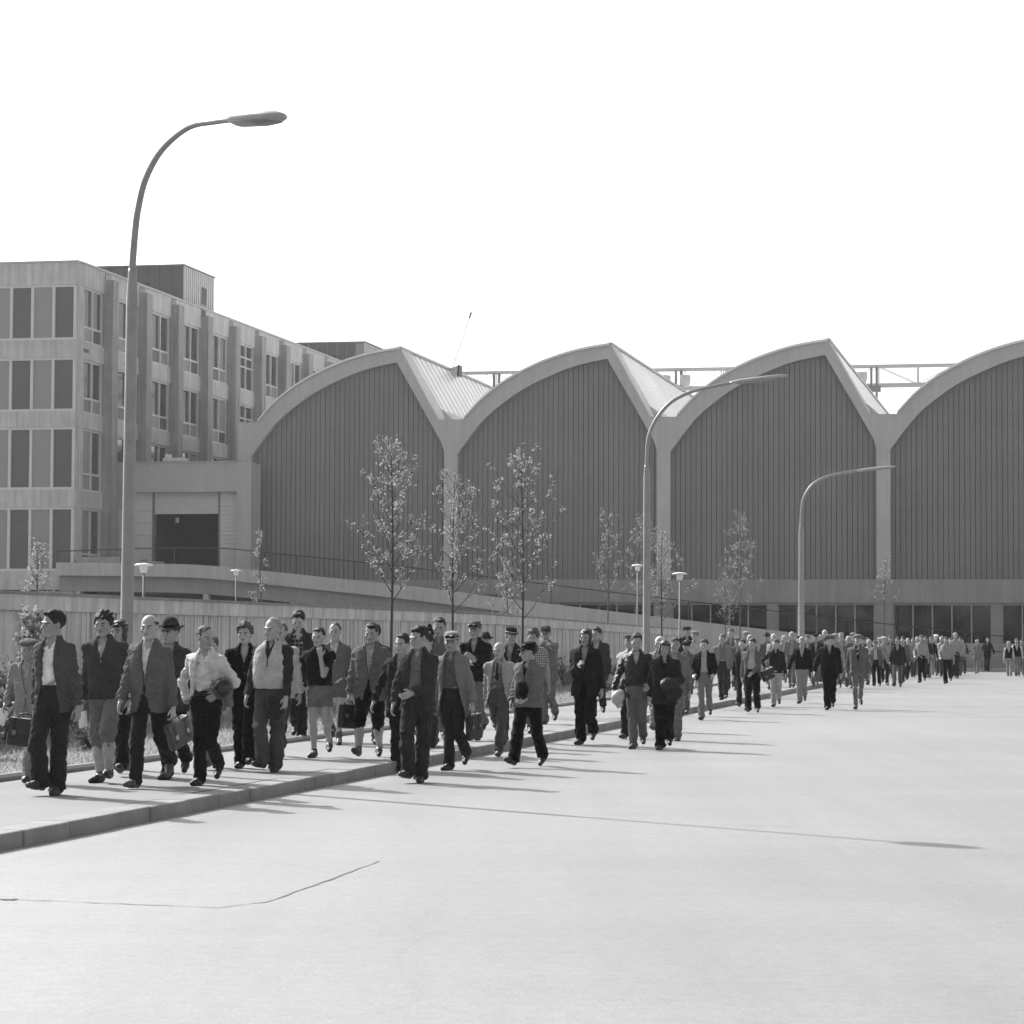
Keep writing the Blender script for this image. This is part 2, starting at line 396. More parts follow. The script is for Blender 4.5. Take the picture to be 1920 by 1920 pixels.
for k in range(NB):
    ox = k * BW
    poly = [(0, 14.2)] + OUT + [(11.62, 14.2), (BW, 14.2), (BW, 0), (12.03, 0)] + IN_R[::-1] + INN[::-1] + [(.385, 0), (0, 0)]
    if k == 0: poly[0] = (-.45, 14.2); poly[-1] = (-.45, 0)
    m = MB().prism([(ox + x, z) for x, z in poly[::-1]], 0.0, 1.1); m.build('arch_frame', M['frame_conc'], hall)
    # raised flange that runs down the steep side of each frame
    MB().strip([(ox + 9.41, 18.37), (ox + 11.69, 14.21)], [(ox + 9.345, 18.335), (ox + 11.625, 14.203)], 0.0, 2.3).build('flange', M['flange'], hall)
    MB().strip([(ox + 11.4, 14.95), (ox + 12.42, 14.02)], [(ox + 11.3, 14.7), (ox + 12.3, 13.8)], 2.3, 58).build('upstand', M['flange'], hall)
    MB().strip(*[[(ox + x + .01, z + .14) for x, z in OUT], [(ox + x, z + .0) for x, z in OUT]], -0.13, -0.083).build('sun_edge_strip', M['sun_edge_strip'], hall)  # added strip, its pale colour imitates sun catching the roof edge
    # roof shell
    top = [(ox + x, z + .13) for x, z in OUT]; bot = [(ox + x, z + .012) for x, z in OUT]
    MB().strip(top, bot, -0.08, 58).build('roof', M['roof_metal'], hall)
    MB().box(ox + 9.22, ox + 9.47, -0.1, 58, 18.37, 18.50).build('ridge', M['galv'], hall)
    # sloping north-light glazing between ridge and gutter
    sk = MB().strip([(ox + 9.42, 18.3), (ox + 11.33, 14.98)], [(ox + 9.30, 18.2), (ox + 11.2, 14.9)], 2.3, 58).build('skylight', M['skylight'], hall)
    MB().box(ox + 11.66, ox + 13.1, 1.12, 58, 13.75, 13.98).build('gutter', M['beam_conc'], hall)
    # cladding: planks with dark joints, behind the frame
    pk = MB(); x = 0.36; i = 0
    pl = 0.295
    while x < 12.06:
        x1 = min(x + pl - 0.034, 12.08)
        zl, zr = z_in(x) + .25, z_in(x1) + .25
        pk.add([(ox + x, .40, 4.8), (ox + x1, .40, 4.8), (ox + x1, .40, zr), (ox + x, .40, zl), (ox + x, .5, 4.8), (ox + x1, .5, 4.8), (ox + x1, .5, zr), (ox + x, .5, zl)],
               [(0, 1, 2, 3), (1, 5, 6, 2), (4, 0, 3, 7), (3, 2, 6, 7), (0, 4, 5, 1)])
        x += pl
    cl = pk.build('wall_panel', M['corrugated'], hall)
    pts = [(ox + .3, 4.8), (ox + 12.1, 4.8), (ox + 12.1, 12.3)] + [(ox + p[0], p[1] + .2) for p in (INN + IN_R)[::-1]] + [(ox + .3, 12.3)]
    MB().prism(pts, 0.49, 0.8).build('joint_backing', M['groove'], cl)
    # ground floor: beam, pillars, glazing
    MB().box(ox if k else -.45, ox + BW, -0.12, 1.0, 3.62, 4.93).build('beam', M['beam_conc'], hall)
    for h in (0, 1):
        xa, xb = (ox + .5, ox + 5.93) if h == 0 else (ox + 6.49, ox + 11.92)
        MB().box(xa - (1.0 if h == 0 else .56), xa, -0.06, .9, -0.05, 3.615).build('pillar', M['beam_conc'], hall)
        w = MB(); n = 5; zb, zt = .95, 3.5; y0, y1 = .12, .26
        w.box(xa, xb, y0 - .05, y1, zt, zt + .11).box(xa, xb, y0 - .02, y1, zb - .1, zb)
        for i in range(n + 1):
            xx = xa + (xb - xa - .07) * i / n; w.box(xx, xx + .07, y0, y1 - .003, zb, zt)
        wo = w.build('window', M['galv'], hall)
        MB().box(xa + .03, xb - .03, .2, .215, zb + .003, zt - .003).build('pane', M['glass'], wo)
        MB().box(xa, xb, .1, .9, -0.05, zb - .105).build('plinth', M['beam_conc'], hall)
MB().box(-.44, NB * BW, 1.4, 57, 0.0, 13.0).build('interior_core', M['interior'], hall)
# steel lattice bridge above the roofs, with sheaves
tr = thing('lattice_bridge', 'long thin steel lattice bridge running behind the shed roofs', 'truss', W(204, -50, 0), -TH)
def lattice(y):
    m = MB(); L = 66
    m.box(0, L, y - .05, y + .05, 22.35, 22.48).box(0, L, y - .08, y + .08, 20.85, 21.05)
    for i in range(0, 23):
        x = i * 3.0
        m.tube([(x, y, 20.95), (x, y, 22.4)], .045, 5)
        a, b = (21.0, 22.4) if i % 2 else (22.4, 21.0)
        if i < 22: m.tube([(x, y, a), (x + 3.0, y, b)], .028, 5)
    return m
lattice(0.0).build('lattice_girder', M['galv'], tr); lattice(1.4).build('lattice_girder', M['galv'], tr)
for u in (930, 1272, 1640):
    Y = 204 / (DY + (u - 960) / FPX * DX); q = (u - 960) / FPX * Y * DY - Y * DX
    x = q + 50
    m = MB().box(x - .28, x - .12, -.12, .2, 12.5, 22.3).box(x + .12, x + .28, -.12, .2, 12.5, 22.3).box(x - .5, x + .5, -.15, .3, 20.4, 20.84)
    m.build('post', M['galv_dark'], tr)
    if u > 1000:
        m = MB()
        for dx in (-.95, .6 if u < 1400 else -.9):
            m.lathe([(.05, -.5), (.3, -.45), (.42, 0), (.42, .45), (.1, .5)], 12, (x + dx, -.5, 21.4))
        m.build('sheave_housing', M['galv'], tr)
m = MB()
for (x, z0, z1) in ((60.2, 19.2, 20.9), (60.9, 19.9, 20.9)): m.box(x, x + .1, -.05, .05, z0, z1)
m.box(59.4, 60.9, -.06, .06, 19.85, 19.95).box(59.4, 60.3, -.06, .06, 19.15, 19.25).build('ladder_hanger', M['galv_dark'], tr)
# roof floodlight with a slanting aerial on the first ridge
fl = thing('roof_floodlight', 'boxy floodlight with a thin slanting aerial on the first roof ridge', 'floodlight', W(163.0, -37.75, 18.05), -TH)
m = MB().add([(-.75, -.5, -.2), (.35, -.5, -.05), (.45, .4, -.05), (-.6, .4, -.2), (-.35, -.4, .35), (.42, -.45, .6), (.5, .35, .6), (-.3, .35, .4)],
             [(0, 3, 2, 1), (4, 5, 6, 7), (0, 1, 5, 4), (1, 2, 6, 5), (2, 3, 7, 6), (3, 0, 4, 7)])
m.build('housing', M['galv'], fl, bevel=.03)
MB().box(.44, .52, -.46, .38, -.08, .63).build('hood', M['dark_metal'], fl)
MB().tube([(-.05, 0, .4), (.35, 0, 1.5), (1.15, 0, 3.9)], [.03, .028, .028], 5).tube([(1.05, 0, 3.6), (1.18, 0, 3.98)], [.06, .08], 6).build('aerial', M['galv_dark'], fl)

# ------------------------------------------------------------------ office block on the left
OQ, OR = -54.7, 142.0
ob = thing('office_building', 'concrete office block with tall window bays and a ribbed penthouse behind the lamp', 'office', W(OR, OQ, 0), -TH)
ROWS = [(5.25, 8.87), (9.86, 13.4), (14.3, 17.35), (18.35, 21.5)]
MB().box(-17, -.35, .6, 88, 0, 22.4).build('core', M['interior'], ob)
BANDS = [(4.2, 5.25), (8.87, 9.86), (13.4, 14.3), (17.35, 18.35), (21.5, 22.75)]
for z0, z1 in BANDS:
    MB().box(-17, -.02, 0.0, .6, z0, z1).build('end_band', M['office_conc'], ob)
MB().box(-17.1, .06, -.06, .6, 22.752, 22.86).build('coping', M['galv'], ob)
MB().box(-17, -.02, 0.02, .6, 3.0, 4.1).build('end_band', M['office_conc'], ob)
px = 1.275
for z0, z1 in ROWS + [(2.0, 2.9)]:
    fr = MB(); pans = []
    fr.box(-16.6, -.08, .06, .2, z1 - .14, z1).box(-16.6, -.08, .06, .2, z0, z0 + .14)
    x = -.08; i = 0
    while x > -16:
        fr.box(x - .17, x, .05, .2, z0 + .142, z1 - .142)
        pans.append((i % 2 == 0, MB().box(x - px, x - .17, .14, .19, z0 + .14, z1 - .14)))
        x -= px; i += 1
    wf = fr.build('window', M['white_frame'], ob)
    for dk, pm_ in pans: pm_.build('dark_panel' if dk else 'grey_panel', M['panel_dark' if dk else 'panel_mid'], wf)
    if z0 > 3: MB().box(-.24, -.02, .201, 1.2, z0, z1).build('corner_post', M['office_conc'], ob)
# road side: deep columns, spandrels and window bays
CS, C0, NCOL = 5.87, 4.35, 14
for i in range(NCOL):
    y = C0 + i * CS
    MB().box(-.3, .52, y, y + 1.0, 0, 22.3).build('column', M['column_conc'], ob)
MB().box(-.3, .10, .601, 88, 22.75, 22.87).build('coping', M['galv'], ob)
rn = random.Random(4)
for i in range(-1, NCOL - 1):
    ya = (C0 + i * CS + 1.0) if i >= 0 else 1.2
    yb = C0 + (i + 1) * CS
    for z0, z1 in BANDS:
        MB().box(-.33, 0.0, ya if i >= 0 else .602, yb, z0, z1).build('spandrel', M['office_conc'], ob)
    for j, (z0, z1) in enumerate(ROWS):
        if j == 0 and i > 3: continue
        za, zb = z0 + .1, z1 - .12
        fr, gl, pd, pm = MB(), MB(), MB(), MB()
        n = 2 if i < 0 else 3
        w = (yb - ya - .1) / n; zs = za + (zb - za) * .27
        fr.box(-.3, -.1, ya, yb, zb, z1 - .002).box(-.3, -.1, ya, yb, z0 + .002, za)
        tall = (i == 4)
        if not tall: fr.box(-.3, -.13, ya + .12, yb, zs - .06, zs + .06)
        else: fr.box(-.3, -.13, ya + .12, yb, zb - .85, zb - .75).box(-.3, -.13, ya + .12, yb, zb - 1.5, zb - 1.4)
        for k in range(n + 1):
            yy = ya + .0 + k * w; fr.box(-.3, -.12, yy, yy + .14, za, zb)
        for k in range(n):
            yy = ya + k * w + .14; y2 = ya + (k + 1) * w
            gl.box(-.26, -.24, yy, y2, za if tall else zs, zb)
            if not tall: (pd if (k + i + j) % 2 else pm).box(-.25, -.2, yy, y2, za, zs - .06)
            if rn.random() < .25: pm.box(-.235, -.225, yy, y2 - rn.uniform(0, .6) * w, zs + .1 if not tall else za, zb)
        wo = fr.build('window', M['white_frame'], ob)
        gl.build('pane', M['glass_office'], wo)
        if pd.v: pd.build('dark_panel', M['panel_dark'], wo)
        if pm.v: pm.build('pale_panel', M['panel_mid'], wo)
for (y, z) in ((.75, 13.9 + 3.95), (7.5, 13.85 + 3.95)):
    MB().box(.002, .02, y + .3, y + 1.1, z - .1, z + .1).build('slot_vent', M['dark_metal'], ob)
def penthouse(r0, r1, q0, q1, zt, dark):
    y0, y1, x0, x1 = r0 - OR, r1 - OR, q0 - OQ, q1 - OQ
    m = MB().box(x0, x1, y0, y1, 22.3, zt)
    p = m.build('penthouse', M['panel_dark'] if dark else M['panel_mid'], ob)
    s = MB(); n = int((y1 - y0) / .42)
    for i in range(n): s.box(x1 + .002, x1 + .09, y0 + i * (y1 - y0) / n + .02, y0 + i * (y1 - y0) / n + .24, 22.3, zt - .02)
    s.build('ribbed_cladding', M['shutter'], p)
    s = MB(); n = int((x1 - x0) / .8)
    for i in range(n): s.box(x0 + (i + .1) * .8, x0 + (i + .1) * .8 + .7, y0 - .05, y0 - .003, 22.3, zt - .02)
    s.build('metal_cladding', M['panel_dark'], p)
    MB().box(x0 - .05, x1 + .12, y0 - .1, y1 + .05, zt + .002, zt + .1).build('edge_trim', M['galv_dark'], p)
    MB().box(x1 + .1, x1 + .13, y0 + (y1 - y0) * .55, y0 + (y1 - y0) * .7, 23.4, 24.5).build('vent', M['dark_metal'], p)
    MB().box(x1 - 3.2, x1 - 2.3, y0 - .09, y0 - .056, 23.6, 24.4).build('vent', M['dark_metal'], p)
penthouse(163.0, 169.3, -62.8, -55.6, 25.45, True)
penthouse(208.6, 214.5, -62.0, -55.7, 25.45, False)
for (u, v, r) in ((197, 398, 168), (561, 566, 210)):
    Y = r / (DY + (u - 960) / FPX * DX); q = (u - 960) / FPX * Y * DY - Y * DX
    MB().tube([(q - OQ, r - OR, 22), (q - OQ, r - OR, z_at(u, v, Y))], .022, 5).build('lightning_rod', M['galv'], ob)

# ------------------------------------------------------------------ loading wing with roller door, between office and hall
wg = thing('loading_wing', 'low concrete loading wing with a half open roller shutter door', 'building', W(148, OQ, 0), -TH)
def xw(u): 
    Y = 148 / (DY + (u - 960) / FPX * DX); return (u - 960) / FPX * Y * DY - Y * DX - OQ
xl, x1, x2, xr, xe = xw(222), xw(280), xw(407), xw(443), xw(470)
zt, zd, zf = 11.7, 10.0, 4.6
poly = [(.03, 0), (xe, 0), (xe, zt), (.03, zt), (.03, zd)]
m = MB().box(.03, xl, 0, 6, 0, zt).box(xr, xe, 0, 1.9, 0, zt).box(xl, xr, 0, 6, zd, zt - .001).box(xl, xr, 0, 6, 0, zf)
m.add([(xl, .002, zd), (xl, .002, zd - 1.0), (xl + .55, .002, zd), (xl, .5, zd), (xl, .5, zd - 1.0), (xl + .55, .5, zd)], [(0, 1, 2), (3, 5, 4), (1, 4, 5, 2), (0, 3, 4, 1)])
m.build('wall', M['wing_conc'], wg)
MB().box(0, xe - .9, -.08, 6, zt + .002, zt + .09).build('coping', M['galv'], wg)
for a, b in ((xl, x1), (x2, xr)):
    s = MB(); z = zf
    h = .72 if a == xl else .24
    while z < zd - .01:
        s.box(a + .004, b - .004, .5, .6, z + .02, min(z + h - .01, zd)); z += h
    s.box(a + .002, b - .002, .56, .7, zf, zd)
    s.build('side_siding', M['shutter'], wg)
d = MB()
z = zd
while z > zd - 1.25: d.box(x1 + .09, x2 - .09, .62, .7, z - .115, z - .005); z -= .125
d.box(x1 + .09, x2 - .09, .68, .75, zd - 1.25, zd)
d.build('roller_shutter', M['shutter'], wg)
for a_ in (x1, x2 - .09): MB().box(a_, a_ + .09, .45, .9, zf, zd).build('door_jamb', M['galv_dark'], wg)
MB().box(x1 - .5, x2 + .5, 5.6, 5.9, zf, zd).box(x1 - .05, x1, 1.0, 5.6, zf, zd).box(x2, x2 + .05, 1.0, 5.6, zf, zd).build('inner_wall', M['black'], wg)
MB().box(x1 + .9, x1 + 1.1, 2.0, 2.1, 8.3, 8.6).build('notice', M['lamp_white'], wg)
ac = thing('roof_ventilator', 'small pale ventilator box on the loading wing roof', 'ventilator', W(149, OQ + xw(311), zt + .093), -TH)
MB().box(-.6, .7, 0, .8, .1, .28).box(-.5, -.2, .1, .5, .28, .5).build('cover', M['lamp_white'], ac)
MB().box(-.5, .6, .1, .7, 0, .1).build('base', M['galv'], ac)

# ------------------------------------------------------------------ ramp down from the loading door
rp = thing('loading_ramp', 'long concrete ramp sloping down from the roller door along the hall', 'ramp', W(140, 0, 0), -TH)
RT = [(-55.0, 5.68), (-50, 5.62), (-46.5, 5.52), (-43, 5.2), (-40.3, 4.93), (-34.8, 4.36), (-27, 3.42), (-17.2, 2.28), (-9, 1.36), (-3.2, .75)]
RT2 = spline(RT, 4)
MB().strip(RT2, [(x, max(z - .72, .2)) for x, z in RT2], 0, .35).build('parapet', M['ramp_conc'], rp)
MB().strip([(x, z - .25) for x, z in RT2], [(x, max(z - .7, .1)) for x, z in RT2], .35, 7.2).build('deck', M['ramp_conc'], rp)
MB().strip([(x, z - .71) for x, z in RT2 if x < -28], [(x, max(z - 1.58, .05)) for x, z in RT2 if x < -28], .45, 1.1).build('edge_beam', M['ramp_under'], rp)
lo = [(x, z) for x, z in RT2 if x >= -29.5]
MB().strip([(x, z - .722) if z > .9 else (x, z - .6) for x, z in lo], [(x, 0) for x, z in lo], .02, .5).build('side_wall', M['ramp_conc'], rp)
for u in (140, 381, 545, 620):
    Y = 140 / (DY + (u - 960) / FPX * DX); q = (u - 960) / FPX * Y * DY - Y * DX
    zt_ = float(np.interp(q, [p[0] for p in RT], [p[1] for p in RT])) - 1.56
    MB().box(q - .15, q + .17, .5, 1.0, 0, zt_).build('pillar', M['ramp_conc'], rp)
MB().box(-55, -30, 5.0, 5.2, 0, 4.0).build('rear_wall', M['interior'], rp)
RP = [(x, z) for x, z in RT2]
hr = MB(); hr.tube([(x, .15, z + (1.02 if x > -45 else .62 + .4 * (x + 55) / 10)) for x, z in RP], .035, 6)
hr2 = MB(); last = None
for x, z in RP[::3]:
    h = (1.02 if x > -45 else .62 + .4 * (x + 55) / 10)
    hr.tube([(x, .15, z - .02), (x, .15, z + h)], .03, 6)
hr.build('handrail', M['dark_metal'], rp)
ps = thing('plank_stack', 'stack of pale planks lying on the end of the loading ramp', 'planks', W(141.5, -52.0, 5.40), -TH)
rn = random.Random(2)
for i in range(6):
    MB().box(-2.5 + rn.uniform(-.3, .3), 2.3 + rn.uniform(-.4, 1.2) - i * .35, .1 * i * .0, 1.2, .12 + i * .085, .195 + i * .085).build('plank', M['timber'], ps)
MB().box(-1.8, -1.6, 0, 1.1, 0, .118).box(1.2, 1.4, 0, 1.1, 0, .118).build('bearer', M['timber'], ps)

# ------------------------------------------------------------------ low wall and railing that close the road
fw = thing('end_wall', 'low concrete wall with pipe railing across the far end of the road', 'wall', W(135.5, 0, 0), -TH)
MB().box(-17, 60, 0, .3, 0, .16).build('footing', M['beam_conc'], fw)
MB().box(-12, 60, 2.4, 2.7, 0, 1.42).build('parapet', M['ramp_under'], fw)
m = MB(); m.tube([(-12, .15, 1.02), (60, .15, 1.02)], .035, 6)
for i in range(30): m.tube([(-11.5 + i * 2.45, .15, .16), (-11.5 + i * 2.45, .15, 1.02)], .03, 6)
m.build('railing', M['dark_metal'], fw)
MB().box(-17, 60, .31, 2.39, 0, .14).build('bed', M['hill'], fw)

# ------------------------------------------------------------------ retaining wall along the lawn
rw = thing('retaining_wall', 'board marked concrete retaining wall with pale stained coping behind the crowd', 'wall', W(0, -16, 0), -TH)
PR = [(22, 2.36), (72, 2.34), (86, 2.22), (112, 2.03), (113, 2.02)]
y = 22.0; wl_, cp = MB(), MB(); rn = random.Random(8)
def zr(r): return float(np.interp(r, [p[0] for p in PR], [p[1] for p in PR]))
# stepped board faces
y = 22.0
while y < 112:
    d = rn.choice((0, .012, .025, .006)); L = .11
    wl_.add([(-.35, y, 0), (d - .02, y, 0), (d - .02, y + L, 0), (-.35, y + L, 0), (-.35, y, zr(y) - .3), (d - .02, y, zr(y) - .3), (d - .02, y + L, zr(y + L) - .3), (-.35, y + L, zr(y + L) - .3)],
            [(4, 5, 6, 7), (1, 2, 6, 5), (0, 1, 5, 4), (2, 3, 7, 6)]); y += L
wl_.build('wall_face', M['wall_conc'], rw)
y = 22.0
while y < 112:
    L = 7.5; y1 = min(y + L, 113) - .012; a, b = zr(y), zr(y1)
    cp.add([(-.42, y, a - .298), (.05, y, a - .298), (.05, y1, b - .298), (-.42, y1, b - .298), (-.42, y, a - .05), (.05, y, a - .05), (.05, y1, b - .05), (-.42, y1, b - .05)],
           [(0, 3, 2, 1), (4, 5, 6, 7), (0, 1, 5, 4), (1, 2, 6, 5), (2, 3, 7, 6), (3, 0, 4, 7)])
    y += L
c_ = cp.build('coping', M['cap_conc'], rw)
tp = MB(); tp.add([(-.42, 22, zr(22) - .048), (.075, 22, zr(22) - .048), (.075, 72, zr(72) - .048), (-.42, 72, zr(72) - .048), (-.42, 22, zr(22)), (.075, 22, zr(22)), (.075, 72, zr(72)), (-.42, 72, zr(72))],
           [(0, 3, 2, 1), (4, 5, 6, 7), (0, 1, 5, 4), (1, 2, 6, 5), (2, 3, 7, 6), (3, 0, 4, 7)])
tp.add([(-.42, 72, zr(72) - .048), (.075, 72, zr(72) - .048), (.075, 112.9, zr(113) - .048), (-.42, 112.9, zr(113) - .048), (-.42, 72, zr(72)), (.075, 72, zr(72)), (.075, 112.9, zr(113)), (-.42, 112.9, zr(113))],
           [(4, 5, 6, 7), (1, 2, 6, 5), (2, 3, 7, 6)])
tp.build('coping_edge', M['kerb'], rw)

# ------------------------------------------------------------------ street lamps
def road_lamp(label, q, u, collar_v, path, head, arm_deg, r0, r1, roll=0.0):
    Y, r = onq(u, q); s = Y / FPX
    base = W(r, q, .1); dirv = Vector((math.cos(R_(arm_deg)), math.sin(R_(arm_deg)), 0)); f = 1 / max(.25, dirv.x)
    t = thing('street_lamp', label, 'street lamp', base, group='tall curved street lamps')
    zc = z_at(u, collar_v, Y)
    pu0 = path[0][0]
    def pt(pu, pv):
        k = (pu - pu0 + u - 960) / FPX; ox = (k * base.y - base.x) / (dirv.x - k * dirv.y); p = dirv * ox
        return Vector((p.x, p.y, z_at(u, pv, Y + p.y) - base.z))
    MB().lathe([(r0 * 1.7, 0), (r0 * 1.7, .25), (r0 * 1.12, .32), (r0, zc * .5), (r0 * .93, zc - .28 - base.z), (r1 * 1.15, zc - base.z), (r1 * 1.15, zc + .05 - base.z)], 16).build('post', M['lamp_steel'], t, smooth=True)
    P = [(0, 0, zc - base.z)] + [tuple(pt(*p)) for p in path]
    C = [Vector(p) for p in P]; D = []
    for i in range(len(C) - 1):
        a, b, c, d = C[max(i - 1, 0)], C[i], C[i + 1], C[min(i + 2, len(C) - 1)]
        for k in range(5):
            x = k / 5; D.append(0.5 * (2 * b + (c - a) * x + (2 * a - 5 * b + 4 * c - d) * x * x + (3 * b - a - 3 * c + d) * x ** 3))
    D.append(C[-1])
    MB().tube(D, [r1 * (1 - .25 * i / len(D)) for i in range(len(D))], 12).build('arm', M['lamp_steel'], t, smooth=True)
    h0, h1 = pt(*head[0]), pt(*head[1]); ax = (h1 - h0); L = ax.length; ax.normalize()
    side = ax.cross(Vector((0, 0, 1))).normalized(); up = side.cross(ax)
    hd, lens = MB(), MB()
    def loft(m, prof, top, n=16):
        rings = []
        for (tt, w, h) in prof:
            c = h0 + ax * (L * tt)
            for k in range(n):
                a = 2 * math.pi * k / n; zz = math.sin(a)
                rings.append(c + side * (math.cos(a) * w) + up * (zz * (h if zz > 0 else h * .75)) + up * top)
        nn = len(prof)
        m.add(rings, [(i * n + k, i * n + (k + 1) % n, (i + 1) * n + (k + 1) % n, (i + 1) * n + k) for i in range(nn - 1) for k in range(n)] + [tuple(range(n - 1, -1, -1)), tuple(range((nn - 1) * n, nn * n))])
    hw, hh = head[2], head[3]
    loft(hd, [(0, .03, .03), (.06, hw * .75, hh * .7), (.2, hw, hh), (.6, hw, hh), (.85, hw * .75, hh * .8), (.97, hw * .4, hh * .5), (1, .02, .02)], 0)
    hd.build('lamp_head', M['lamp_head'], t, smooth=True)
    loft(lens, [(.1, hw * .3, hh * .3), (.18, hw * .85, hh * .75), (.6, hw * .85, hh * .8), (.85, hw * .6, hh * .5), (.93, .02, .02)], -hh * .35)
    lens.build('lens', M['lamp_lens'], t, smooth=True)
    return t
M['lamp_steel'] = plain("lamp_post_steel", 0.26, 0.4, 0.1, spec=0.5)
M['lamp_head'] = plain("lamp_head_enamel", 0.32, 0.35, spec=0.5)
M['lamp_lens'] = plain("lamp_lens", 0.2, 0.3, spec=0.5)
road_lamp('nearest tall street lamp, rising behind the bald man in front', -10.62, 238, 512,
          [(251, 490), (255, 430), (260, 390), (273, 335), (303, 280), (352, 238), (400, 227), (438, 222)], ((434, 223), (532, 216), .175, .09), -49, .072, .043).rotation_euler.y = R_(.3)
road_lamp('middle tall street lamp with a long arm before the hall', -11.35, 1213, 876,
          [(1212.5, 860), (1214, 831), (1219, 809), (1232, 783), (1254, 757), (1280, 741), (1308, 731), (1372, 717)], ((1366, 718), (1478, 703), .14, .075), 0, .1, .06)
road_lamp('farthest and lowest tall street lamp, before the last pillar', -11.35, 1503, 985,
          [(1503, 975), (1505, 945), (1511, 927), (1525, 908), (1548, 895), (1575, 888), (1609, 882)], ((1605, 883), (1681, 874), .15, .08), 0, .13, .075)
M['path_post'] = plain('path_lamp_post', .16, .5)
def path_lamp(label, u, v, q):
    Y, r = onq(u, q); zt = z_at(u, v, Y); base = W(r, q, .12)
    t = thing('path_lamp', label, 'path lamp', base, group='mushroom path lamps')
    H = zt - .12
    MB().lathe([(.07, 0), (.035, .05), (.024, H - .25)], 10).build('post', M['path_post'], t, smooth=True)
    MB().lathe([(.06, H - .27), (.085, H - .25), (.115, H - .11), (.11, H - .07)], 16).build('diffuser', M['lamp_white'], t, smooth=True)
    MB().lathe([(.11, H - .08), (.25, H - .07), (.262, H - .05), (.2, H - .02), (.05, H)], 20).build('shade', M['lamp_white'], t, smooth=True)
path_lamp('white mushroom path lamp just beyond the nearest tall lamp', 270, 1056, -24.5)
path_lamp('small white mushroom path lamp below the roller door pier', 443, 1068, -36.0)
path_lamp('white mushroom path lamp half hidden by the middle tall lamp', 1196, 1058, -16.9)
path_lamp('white mushroom path lamp just past the middle tall lamp', 1275, 1073, -12.6)

# ------------------------------------------------------------------ trees, shrubs, grass
def leaf_quads(m, c, n, spread, size, rn):
    for _ in range(n):
        p = Vector((c[0] + rn.gauss(0, spread), c[1] + rn.gauss(0, spread), c[2] + rn.gauss(0, spread)))
        a = Vector((rn.uniform(-1, 1), rn.uniform(-1, 1), rn.uniform(-.7, .7))).normalized()
        b = a.cross(Vector((rn.uniform(-1, 1), rn.uniform(-1, 1), rn.uniform(-1, 1)))).normalized()
        L = size * rn.uniform(.7, 1.3); w = L * .42; n_ = a.cross(b)
        m.add([p - a * L * .5, p + b * w + n_ * w * .3, p + a * L * .6, p - b * w + n_ * w * .3], [(0, 1, 2, 3)])
def young_tree(label, u, q, vtop, spread, seed, density=1.0, z0=.1, lean=0.0, leaf='leaf', bark='bark', low=.40, size=.045, rt=.04, group='young street trees', nl=26):
    Y, r = onq(u, q); rn = random.Random(seed); H = z_at(u, vtop, Y) - z0
    t = thing('young_tree', label, 'tree', W(r, q, z0), group=group)
    tk, cr = MB(), MB()
    tp = []
    wx, wy = rn.uniform(-1, 1), rn.uniform(-1, 1)
    for i in range(9):
        f = i / 8; tp.append(Vector((lean * f * H + .05 * math.sin(f * 4 + wx * 3) * f, .05 * math.sin(f * 5 + wy * 3) * f, H * .97 * f)))
    tk.tube(tp, [rt * (1 - .85 * i / 8) for i in range(9)], 8)
    def on(f):
        f *= 8; i = min(int(f), 7); return tp[i].lerp(tp[i + 1], f - i)
    tips = []
    for i in range(nl):
        f = low + (0.95 - low) * (i / (nl - 1)) ** .9
        a = i * 2.4 + rn.uniform(-.5, .5)
        env = spread * (0.22 + 1.35 * max(0, (1.0 - f) / (1.0 - low)) ** .75) * rn.uniform(.5, 1.15)
        L = max(.22, env); up = rn.uniform(.75, 1.5)
        s0 = on(f); d = Vector((math.cos(a), math.sin(a), up)).normalized()
        pts = [s0]
        for k in range(1, 5):
            pts.append(s0 + d * (L * k / 4) + Vector((rn.gauss(0, .03), rn.gauss(0, .03), .02 * k * k * L)))
        tk.tube(pts, [max(.004, rt * .38 * (1 - f * .6) * (1 - .2 * k)) for k in range(5)], 5)
        tips.append((pts, L))
        for b in range(rn.randint(1, 3)):
            k = rn.randint(1, 3); s1 = pts[k]; dd = (d + Vector((rn.uniform(-1, 1), rn.uniform(-1, 1), rn.uniform(-.2, .6)))).normalized()
            l2 = L * rn.uniform(.25, .5); e = s1 + dd * l2
            tk.tube([s1, s1.lerp(e, .5) + Vector((0, 0, .02)), e], [.006, .005, .003], 4)
            tips.append(([s1, s1.lerp(e, .33), s1.lerp(e, .66), e], l2))
    for pts, L in tips:
        n = max(2, int(L * 9 * density))
        for _ in range(n):
            k = rn.uniform(.25, 1.0) * (len(pts) - 1); i = min(int(k), len(pts) - 2); c = pts[i].lerp(pts[i + 1], k - i)
            leaf_quads(cr, c, rn.randint(3, 7), .035, size, rn)
    for _ in range(int(14 * density)): leaf_quads(cr, on(rn.uniform(.8, 1.0)), 5, .06, size, rn)
    tk.build('trunk', M[bark], t, smooth=True); cr.build('crown', M[leaf], t)
    return t
young_tree('young tree with pale leaves, leftmost of the three before the ribbed gables', 734, -13.4, 800, .98, 11, 1.05)
young_tree('young leafy tree in the middle, before the second hall pillar', 851, -13.4, 872, 1.0, 22, 1.0, size=.042)
young_tree('young tree with clustered leaves and long low branches, before the second gable', 980, -13.4, 832, 1.4, 33, .42, low=.32, size=.06)
young_tree('dim thin sapling half hidden left of the middle tall lamp', 1140, -18.5, 945, 1.1, 44, .55, leaf='leaf_far', bark='bark_far')
young_tree('sapling growing right beside the middle tall lamp', 1206, -18.0, 945, 1.05, 45, 1.0, leaf='leaf_far', bark='bark_far')
